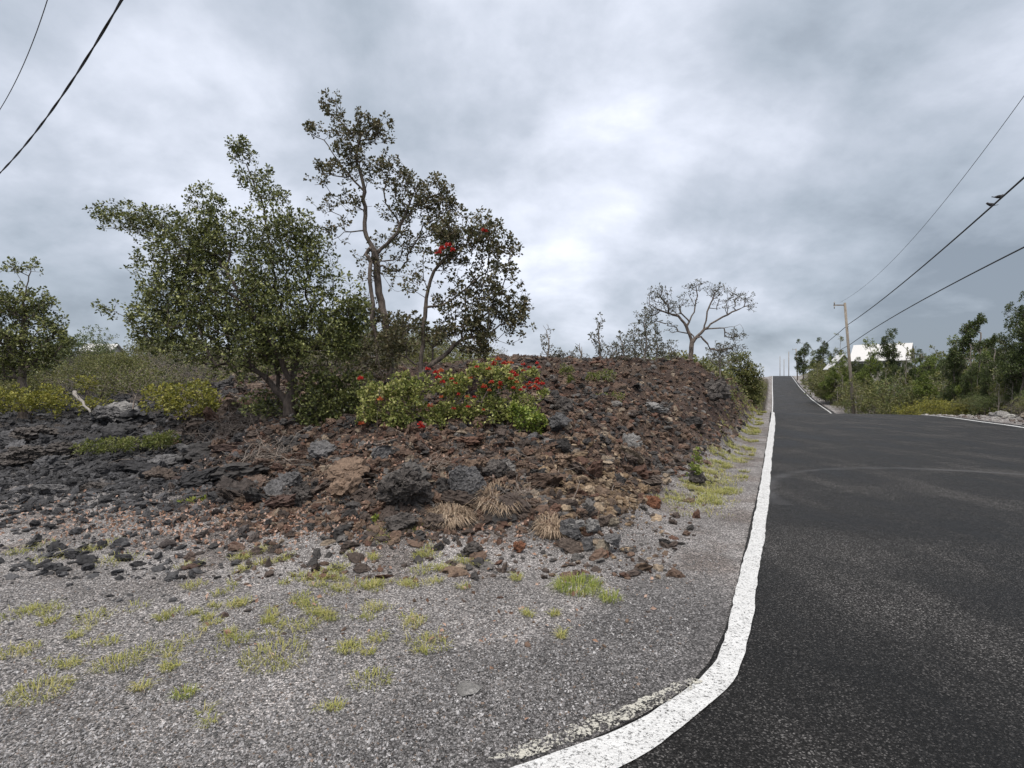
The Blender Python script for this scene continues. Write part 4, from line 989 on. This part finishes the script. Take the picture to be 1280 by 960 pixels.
def grass_clump(name, label, cat, px, py, w_, n, seed, mat, ln=.25, flop=1.0, wd=.004):
    r = np.random.RandomState(seed); g = G(px, py); z = g[1]; rx = w_ / FPX * z; V = []; F = []; 
    for i in range(n):
        a = r.rand() * 6.28; q = r.rand() ** .5 * rx * .45; x = g[0] + q * math.cos(a); y = z + q * math.sin(a); b0 = np.array((x, y, float(H(x, y)[0]) - .005))
        a2 = a + r.normal() * .7; l = ln * (.5 + .7 * r.rand()); o_ = np.array((math.cos(a2), math.sin(a2), 0)); lean = flop * (.3 + .9 * r.rand())
        p1 = b0 + o_ * l * .25 * lean + np.array((0, 0, l * .5)); p2 = b0 + o_ * l * .65 * lean + np.array((0, 0, l * .55 * (1.5 - min(1.3, lean)) + .01))
        sd_ = np.array((-math.sin(a2), math.cos(a2), 0)) * wd; k = len(V)
        V += [b0 - sd_, b0 + sd_, p1 + sd_ * .8, p1 - sd_ * .8, p2]; F.append((k, k + 1, k + 2, k + 3)); F.append((k + 3, k + 2, k + 4))
    V = np.array(V); o = mesh_obj(name, V, [np.array([f for f in F if len(f) == 4]), np.array([f for f in F if len(f) == 3])], mat, origin=tuple(g))
    tag(o, label, cat, None); return o
grass_clump('dry_grass_clump', 'small straw coloured grass clump beside the brownish rock', 'dry grass', 565, 652, 44, 800, 5, m_straw, .20, 1.5)
grass_clump('dry_grass_clump', 'largest straw coloured grass clump, hanging over a grey rock', 'dry grass', 625, 636, 52, 800, 6, m_straw, .22, 1.5)
grass_clump('dry_grass_clump', 'straw coloured grass clump left of the stacked stones', 'dry grass', 690, 668, 36, 700, 7, m_straw, .20, 1.4)
grass_clump('grass_tuft', 'largest yellow green grass tuft alone on the gravel', 'grass tuft', 722, 738, 62, 420, 8, m_grass_green, .13, 1.4, .0022)
grass_clump('grass_tuft', 'small green tuft next to the largest grass tuft', 'grass tuft', 763, 750, 28, 120, 9, m_grass_green, .11, 1.2, .0022)
grass_clump('grass_tuft', 'wide yellowing tuft in the middle of the near gravel', 'grass tuft', 345, 822, 90, 330, 10, m_grass, .075, 1.4, .002)
grass_clump('grass_tuft', 'green tuft with a leafy weed at the near left', 'grass tuft', 148, 830, 56, 170, 11, m_grass, .075, 1.4, .002)
grass_clump('grass_tuft', 'green tuft nearest the lower left corner', 'grass tuft', 50, 868, 70, 200, 12, m_grass, .08, 1.4, .002)
grass_clump('grass_tuft', 'single small green tuft closest to the camera', 'grass tuft', 230, 872, 26, 90, 13, m_grass_green, .07, 1.3, .002)
grass_clump('grass_tuft', 'yellow tuft left of the pale flat stone', 'grass tuft', 465, 852, 56, 120, 14, m_grass, .065, 1.4, .002)

# grass that nobody would count
tuf = [(20, 770, 50), (130, 765, 46), (150, 700, 40), (305, 695, 20), (300, 715, 20), (362, 728, 22), (425, 740, 34), (465, 730, 28), (430, 715, 30), (545, 715, 40), (575, 705, 24), (465, 765, 28), (375, 782, 36),
       (428, 815, 34), (535, 805, 44), (285, 805, 34), (205, 805, 40), (80, 833, 30), (20, 815, 30), (180, 860, 20), (240, 735, 20), (215, 765, 26), (480, 675, 30), (505, 665, 30), (530, 690, 30), (645, 725, 16),
       (690, 768, 12), (660, 770, 10), (900, 742, 14), (875, 832, 16), (470, 800, 24), (520, 780, 30), (120, 688, 26), (60, 700, 30), (335, 705, 16), (600, 710, 18), (700, 795, 12), (265, 760, 16), (30, 690, 40), (60, 780, 20),
       (870, 610, 24), (890, 600, 26), (905, 612, 20), (925, 575, 20), (935, 560, 16), (940, 540, 14), (945, 525, 12), (930, 590, 12), (945, 510, 10), (915, 560, 14), (850, 625, 18), (880, 622, 22), (950, 505, 8), (908, 585, 14), (935, 520, 12), (895, 630, 12), (940, 570, 8)]
V = []; F4 = []; F3 = []
extra = []
for i in range(95):
    s1 = 7.5 + 30 * R.rand() ** 1.3; x1, y1 = xy(s1, -.32 - .95 * R.rand() ** .8); extra.append((float(x1), float(y1), .16 + .3 * R.rand()))
tuf += [(430 + 75 * R.normal(), 735 + 36 * R.normal(), 10 + 16 * R.rand()) for _ in range(30)] + [(150 + 110 * R.normal(), 790 + 40 * R.normal(), 10 + 14 * R.rand()) for _ in range(14)]
tuf = [t_ for t_ in tuf if t_[1] > 500]
for (px, py, w_) in tuf + extra:
    if px < 20 and py > 0 and w_ < 1: g = (px, py); z = py; w_ = w_ * FPX / z
    else: g = G(px, py); z = g[1]
    for sub in range(5 if w_ > 24 else 3):
        cx = g[0] + R.normal() * w_ / FPX * z * .28; cy = z + R.normal() * w_ / FPX * z * .35
        nb_ = int((12 + 24 * R.rand()) * (1.2 if z < 8 else 1.6)); rx = w_ / FPX * z * .36
        for i in range(nb_):
            a = R.rand() * 6.28; q = R.rand() ** .5 * rx; x = cx + q * math.cos(a); y = cy + q * math.sin(a); s_, u_ = su(x, y)
            if u_ > uL(s_) - .2: continue
            b0 = np.array((x, y, float(H(x, y)[0]) - .004)); a2 = a + R.normal(); l = (.022 + .045 * R.rand() ** 1.5) * (1 + z * .06)
            o_ = np.array((math.cos(a2), math.sin(a2), 0)); wd = .0011 + .00028 * z; sd_ = np.array((-math.sin(a2), math.cos(a2), 0)) * wd; k = len(V)
            p1 = b0 + o_ * l * .3 + np.array((0, 0, l * .5)); p2 = b0 + o_ * l * .9 + np.array((0, 0, l * (.3 + .4 * R.rand())))
            V += [b0 - sd_, b0 + sd_, p1 + sd_ * .8, p1 - sd_ * .8, p2]; F4.append((k, k + 1, k + 2, k + 3)); F3.append((k + 3, k + 2, k + 4))
tag(mesh_obj('grass', np.array(V), [np.array(F4), np.array(F3)], m_grass), kind='stuff')

# broken dead twigs lying over the mound
tw = MB(); x, y = sample_px(900, 0, 900, 5.2, None, 20); kk = (rough_mask(x, y) > .4)
for a_, b_ in zip(x[kk], y[kk]):
    if R.rand() > (.75 if a_ / b_ < .1 else .3): continue
    d = R.normal(size=3); d[2] *= .25; d /= np.linalg.norm(d); l = .12 + .35 * R.rand(); p0 = np.array((a_, b_, float(H(a_, b_)[0]) + .05)); rr = .0025 + .004 * R.rand()
    tw.tube([p0, p0 + d * l * .5 + R.normal(size=3) * .02, p0 + d * l + R.normal(size=3) * .03], [rr, rr * .8, rr * .4], 4, False)
tag(tw.build('scattered_twigs', m_twig), kind='stuff')
# fallen leaves
def litter(n, cx, cy, sx, sy, near=None):
    px = cx + R.normal(size=n) * sx; z0 = G(cx, cy)[1]; z = z0 * np.exp(R.normal(size=n) * sy); x = (px - 640) / FPX * z; return x, z
X = []; Y = []
for (n, cx, cy, sx, sy) in [(1900, 440, 600, 90, .10), (1500, 330, 650, 110, .06), (900, 560, 570, 60, .08), (900, 160, 650, 110, .07), (500, 300, 560, 50, .05), (350, 640, 660, 70, .04), (120, 600, 760, 200, .12), (500, 450, 640, 70, .06)]:
    a, b_ = litter(n, cx, cy, sx, sy); X.append(a); Y.append(b_)
X = np.concatenate(X); Y = np.concatenate(Y); s_, u_ = su(X, Y); k = (u_ < uL(s_) - .3) & (Y > 2.5); X, Y = X[k], Y[k]
base = np.column_stack([X, Y, H(X, Y) + .012 + .03 * R.rand(len(X)) * rough_mask(X, Y)])
V, F = leaves_mesh(base, np.zeros_like(base), 1, .01, .042, .026, R, up=.2)
tag(mesh_obj('leaf_litter', V, F, m_litter), kind='stuff')
# undergrowth among the thicket and scrub: a mass of low leaves nobody could count
def undergrowth(name, x, y, sz, mat, seed):
    r = np.random.RandomState(seed); c = np.column_stack([x, y, H(x, y) + sz * (.1 + .8 * r.rand(len(x)) ** 1.5)])
    V, F = leaves_mesh(c, np.zeros_like(c), 9, .16, .11, .07, r); tag(mesh_obj(name, V, F, mat), kind='stuff')
s_ = 24 + 200 * R.rand(4200) ** 1.5; u_ = uR(s_) + 2.6 + 12 * R.rand(4200) ** 1.2; u_ = u_ - sst(50, 75, s_) * 1.6; kk = (pnoise(np.column_stack([s_ * .35, u_ * .5, s_ * 0])) > -.05); s_, u_ = s_[kk], u_[kk]; x, y = xy(s_, u_); undergrowth('undergrowth', x, y, .35 + s_ * .004, m_leaf_scrub, 5)
px = -80 + 700 * R.rand(2600); z = 19 + 40 * R.rand(2600) ** 1.3; undergrowth('undergrowth', (px - 640) / FPX * z, z, .4, m_leaf_scrub, 6)
s_ = 22 + 160 * R.rand(2200) ** 1.4; u_ = -1.15 - 4 * R.rand(2200); x, y = xy(s_, u_); undergrowth('undergrowth', x, y, .4, m_leaf_scrub, 7)

# ------------------------------------------------------------------ driftwood, logs
def log(label, p0, p1, rad, seed, mat=m_drift):
    r = np.random.RandomState(seed); t = MB(); p0 = np.array(p0); p1 = np.array(p1); n = 9
    pts = [p0 + (p1 - p0) * i / (n - 1) + r.normal(size=3) * rad * .35 for i in range(n)]
    t.tube(pts, [rad * (1.15 - .5 * i / (n - 1)) * (.85 + .3 * r.rand()) for i in range(n)], 9)
    for k in (3, 6):
        d = r.normal(size=3); d /= np.linalg.norm(d); d[2] = abs(d[2]); t.tube([pts[k], pts[k] + d * rad * 3, pts[k] + d * rad * 5 + r.normal(size=3) * rad], [rad * .4, rad * .3, rad * .1], 5)
    o = t.build('fallen_log', mat, smooth=True, origin=tuple(p0)); tag(o, label, 'log'); return o
a_ = At(92, 490, 13.4); b_ = At(114, 516, 12.6); log('bleached driftwood log leaning over the lava beside the yellow bush', a_, b_, .035, 3)
g1 = G(1238, 522); x0, y0 = xy(31.5, 10.6); x1, y1 = xy(33.0, 12.0)
log('pale fallen log on the verge under the tufted trees', (x0, y0, float(H(x0, y0)[0]) + .12), (x1, y1, float(H(x1, y1)[0]) + .4), .1, 4)
x0, y0 = xy(29.3, 10.3); x1, y1 = xy(30.5, 10.9)
log('short pale log lying among the stones at the right edge', (x0, y0, float(H(x0, y0)[0]) + .1), (x1, y1, float(H(x1, y1)[0]) + .1), .08, 6)
for i, (s1, u1, sz_, lab, c) in enumerate([(35, 10.2, .35, 'pale boulder on the verge under the dense conical tree', PALE), (36.5, 10.3, .25, 'small pale boulder left of the verge boulders', PALE), (32.2, 10.4, .42, 'brown boulder right of the fallen verge log', TANC), (30.2, 10.1, .3, 'grey boulder at the right end of the verge', GREY), (33.8, 10.2, .22, 'white topped stone beside the fallen verge log', (.4, .39, .37))]):
    x0, y0 = xy(s1, u1); Vr, Fr = rock_shape(3, 700 + i, 7, .2, 2.0); o = mesh_obj('verge_boulder', Vr * (sz_, sz_ * .8, sz_ * .6), Fr, m_rock, col=np.tile(np.array(c), (len(Vr), 1)))
    o.location = (float(x0), float(y0), float(H(x0, y0)[0]) + sz_ * .3); tag(o, lab, 'boulder', 'boulders on the far verge')

# ------------------------------------------------------------------ utility poles and cables
def pole(label, px, z, top_h, lean_px, rad=.15, arm=True, group='utility poles along the road'):
    x = (px - 640) / FPX * z; g = float(H(x, z)[0]); t = empty('utility_pole', (x, z, g)); tag(t, label, 'utility pole', group)
    lx = lean_px / FPX * z; h = top_h - g
    m = MB(); m.tube([(0, 0, -.3), (lx * .5, 0, h * .5), (lx, 0, h)], [rad, rad * .85, rad * .7], 12); m.build('pole', m_wood, t, True)
    if arm:
        m = MB(); m.box((lx - .55, 0, h - .25), (1.3, .1, .12)); m.build('crossarm', m_wood, t)
        m = MB(); m.tube([(lx - 1.12, 0, h - .19), (lx - 1.12, 0, h + .02), (lx - 1.12, 0, h + .12)], [.05, .07, .03], 8); m.tube([(lx - 1.12, 0, h - .31), (lx - 1.12, 0, h - .62)], [.05, .05], 8); m.build('insulator', m_ceramic, t, True)
        m = MB()
        for k in range(2): m.tube([(lx * (.8 - .18 * k) - .02, -rad, h * (.8 - .18 * k)), (lx * (.8 - .18 * k) - .02, -rad - .16, h * (.8 - .18 * k))], [.04, .05], 6)
        m.build('cable_clamp', m_metal, t)
        m = MB(); m.box((0.05, -rad - .006, 2.2), (.12, .012, .35)); m.build('plate', m_metal, t)
    return t
pole('weathered utility pole leaning left beside the near crest of the road', 1068, 60, 10.3, -12, .17)
pole('second utility pole seen past the dip where the road climbs', 997, 190, 13.6, -2, .2)
pole('thin distant pole rising just beyond the far crest', 986, 275, 17.5, 0, .2, False)
pole('most distant pole at the left of the far group', 975, 330, 18, 0, .2, False)
pole('distant pole in the middle of the far group', 980, 360, 17.5, 0, .2, False)
def cable(label, pts, rad, mat, n=60, sag=0.0, group='overhead cables', twist=False):
    P0, P1 = np.array(pts[0]), np.array(pts[-1]); t = MB()
    f = np.linspace(0, 1, n)[:, None]
    if len(pts) == 3:                      # quadratic curve through the middle point
        M_ = np.array(pts[1]); fm = np.linalg.norm(M_ - P0) / (np.linalg.norm(M_ - P0) + np.linalg.norm(P1 - M_))
        Cc = (M_ - (1 - fm) ** 2 * P0 - fm ** 2 * P1) / (2 * fm * (1 - fm)); Q = (1 - f) ** 2 * P0 + 2 * f * (1 - f) * Cc + f ** 2 * P1
    else: Q = P0 + (P1 - P0) * f; Q[:, 2] -= (4 * sag * f * (1 - f))[:, 0]
    if twist:
        for ph in (0, math.pi):
            q = Q.copy(); aa = np.arange(n) * .42 + ph; q[:, 2] += rad * .7 * np.cos(aa); q[:, 0] += rad * .7 * np.sin(aa); t.tube(list(q), rad * .75, 5)
    else: t.tube(list(Q), rad, 6)
    o = t.build('overhead_cable', mat, smooth=True, origin=tuple(P0)); tag(o, label, 'cable', group); return o, Q
def onl(px, py):
    """point of the pole line (offset from the road) on a view ray"""
    z = 1.1027 * 7.98 / ((px - 640) / FPX - .465); return At(px, py, z)
pole_u = 7.98
pA = At(1061, 405, 60); pB = At(1063.5, 430, 60); pT = At(1050, 378, 60)
cab, Q1 = cable('thick black cable with two birds on it', [onl(1420, 95), onl(1280, 222), pA], .035, m_cable, 160)
cable('lower thick black cable without birds crossing the right sky', [onl(1420, 240), onl(1280, 309), pB], .032, m_cable, 120)
cable('thin high wire above the thick cables on the right', [onl(1420, -80), onl(1280, 120), pT], .011, m_cable_thin, 120)
p2 = At(995, 446, 190); cable('cable running on from the leaning pole to the second pole', [pA, p2], .035, m_cable, 60, 1.2)
cable('lower cable running on from the leaning pole to the second pole', [pB, At(995.5, 452, 190)], .035, m_cable, 60, 1.2)
def left_cable(label, a, bm, c, rad, mat, tw): return cable(label, [a, bm, c], rad, mat, 260, twist=tw)
# these run from behind the camera towards a pole beyond the left edge
left_cable('thick twisted black cable across the upper left corner', np.array((1.2, 1.5, 7.35)), At(92, 98, 9.9), np.array((-31., 27., 8.6)), .016, m_cable, True)
left_cable('thin grey wire in the extreme upper left corner', np.array((.0, 1.0, 9.3)), At(38, 60, 12.6), np.array((-31., 27., 10.4)), .009, m_cable_thin, False)

# two birds perched on the upper thick cable
def bird(label, px, face, scale):
    zz = (Q1[:, 1]); pxs = 640 + FPX * Q1[:, 0] / Q1[:, 1]; i = int(np.argmin(np.abs(pxs - px))); p = Q1[i] + np.array((0, 0, .035))
    t = empty('bird', tuple(p), 0); tag(t, label, 'bird', 'birds on the cable')
    V, F = ico(3); B = V.copy(); B[:, 0] *= .15 * (1 - .25 * V[:, 0]); B[:, 1] *= .062; B[:, 2] *= .068
    B[:, 2] += V[:, 0] * .02 + .085
    hd = V * .045 + np.array((.135, 0, .135)); nk = V * (.06, .045, .05) + np.array((.095, 0, .11))
    Vb = np.vstack([B, hd, nk]) * scale; Fb = np.vstack([F, F + len(V), F + 2 * len(V)]); Vb[:, 0] *= face
    o = mesh_obj('body', Vb, Fb if face > 0 else Fb[:, ::-1], m_bird, t, True)
    m = MB(); m.tube([np.array((.17 * face, 0, .135)) * scale, np.array((.215 * face, 0, .13)) * scale], [.012 * scale, .002], 6); m.build('bill', m_bill, t)
    m = MB(); m.box(np.array((-.22 * face, 0, .06)) * scale, (.2 * scale, .05 * scale, .014), Euler((0, .18 * face, 0)).to_matrix()); m.build('tail', m_bird, t)
    for sdn in (-1, 1):
        W = V.copy(); W = W * (.12, .012, .04) + np.array((-.04, .056 * sdn, .09)); W[:, 0] *= face; mesh_obj('wing', W * scale, F, m_bird, t, True)
        m = MB(); m.tube([np.array((.01 * face, .02 * sdn, .04)) * scale, np.array((.015 * face, .02 * sdn, 0)) * scale], .005, 5); m.build('leg', m_bill, t)
    return t
bird('upper of the two dark birds perched on the cable', 1250, 1, .95)
bird('lower of the two dark birds perched on the cable', 1239, -1, .95)

# ------------------------------------------------------------------ house behind the thicket
m_roof, t, b = new_mat('white_metal_roof'); P = geo_pos(t)
wv = t.nodes.new('ShaderNodeTexWave'); wv.inputs['Scale'].default_value = 2.2; t.links.new(P, wv.inputs[0])
t.links.new(ramp_node(t, wv.outputs[0], [(0, .46), (.2, .58), (1, .58)]), b.inputs['Base Color']); b.inputs['Roughness'].default_value = .45
m_wall = plain('house_wall', (.42, .41, .38), .8); m_trim = plain('white_trim', (.7, .7, .7), .6)
def house(label, px, z, w_, d_, eave, ridge, rotz, group='houses beyond the thicket', windows=3):
    x = (px - 640) / FPX * z; g = float(Hs(x, z)[0]); t = empty('house', (x, z, g), rotz); tag(t, label, 'house', group)
    e, rd = eave - g, ridge - g; m = MB(); m.box((0, 0, e / 2), (w_, d_, e))
    m.add([(-w_ / 2, -d_ / 2, e), (-w_ / 2, d_ / 2, e), (-w_ / 2, 0, rd - .1), (w_ / 2, -d_ / 2, e), (w_ / 2, d_ / 2, e), (w_ / 2, 0, rd - .1)], [(0, 2, 1), (3, 4, 5)]); m.build('wall', m_wall, t)
    m = MB(); o_ = .5; th = .12
    for sgn in (-1, 1):
        sl = (rd - e) / (d_ / 2); ye = sgn * (d_ / 2 + o_); ze = e - sl * o_; X_ = w_ / 2 + o_
        V = [(-X_, ye, ze), (X_, ye, ze), (X_, 0, rd), (-X_, 0, rd)]; V2 = [(a, b_, c + th) for a, b_, c in V]; 
        m.add(V + V2, [(0, 1, 2, 3) if sgn > 0 else (3, 2, 1, 0), (7, 6, 5, 4) if sgn > 0 else (4, 5, 6, 7), (0, 4, 5, 1), (1, 5, 6, 2), (3, 7, 4, 0)])
    m.build('roof', m_roof, t)
    for k in range(windows):
        m = MB(); cx = -w_ / 2 + w_ * (k + .5) / windows; m.box((cx, -d_ / 2 - .03, e - 1.2), (1.3, .06, 1.2)); f = m.build('window', m_trim, t)
        m = MB(); m.box((cx, -d_ / 2 - .065, e - 1.2), (1.1, .02, 1.0)); m.build('pane', m_glass, f)
    m = MB(); m.box((-w_ / 2 - .03, 0, 1.0), (.06, .95, 2.0)); f = m.build('door', m_trim, t)
    m = MB(); m.tube([(-w_ / 2 - .1, .35, 1.0), (-w_ / 2 - .1, .25, 1.0)], .03, 6); m.build('handle', m_metal, f)
    return t
house('house with a broad white metal roof behind the roadside trees', 1103, 94, 7.4, 6.6, 5.7, 8.2, math.radians(-42))
house('small pale house showing one gable left of the white roof', 1050, 125, 5.0, 4.4, 5.4, 8.0, math.radians(75), windows=2)
house('tiny pale roofed house far behind the left scrub', 128, 95, 4.0, 4.0, 7.2, 8.3, math.radians(10), windows=1)
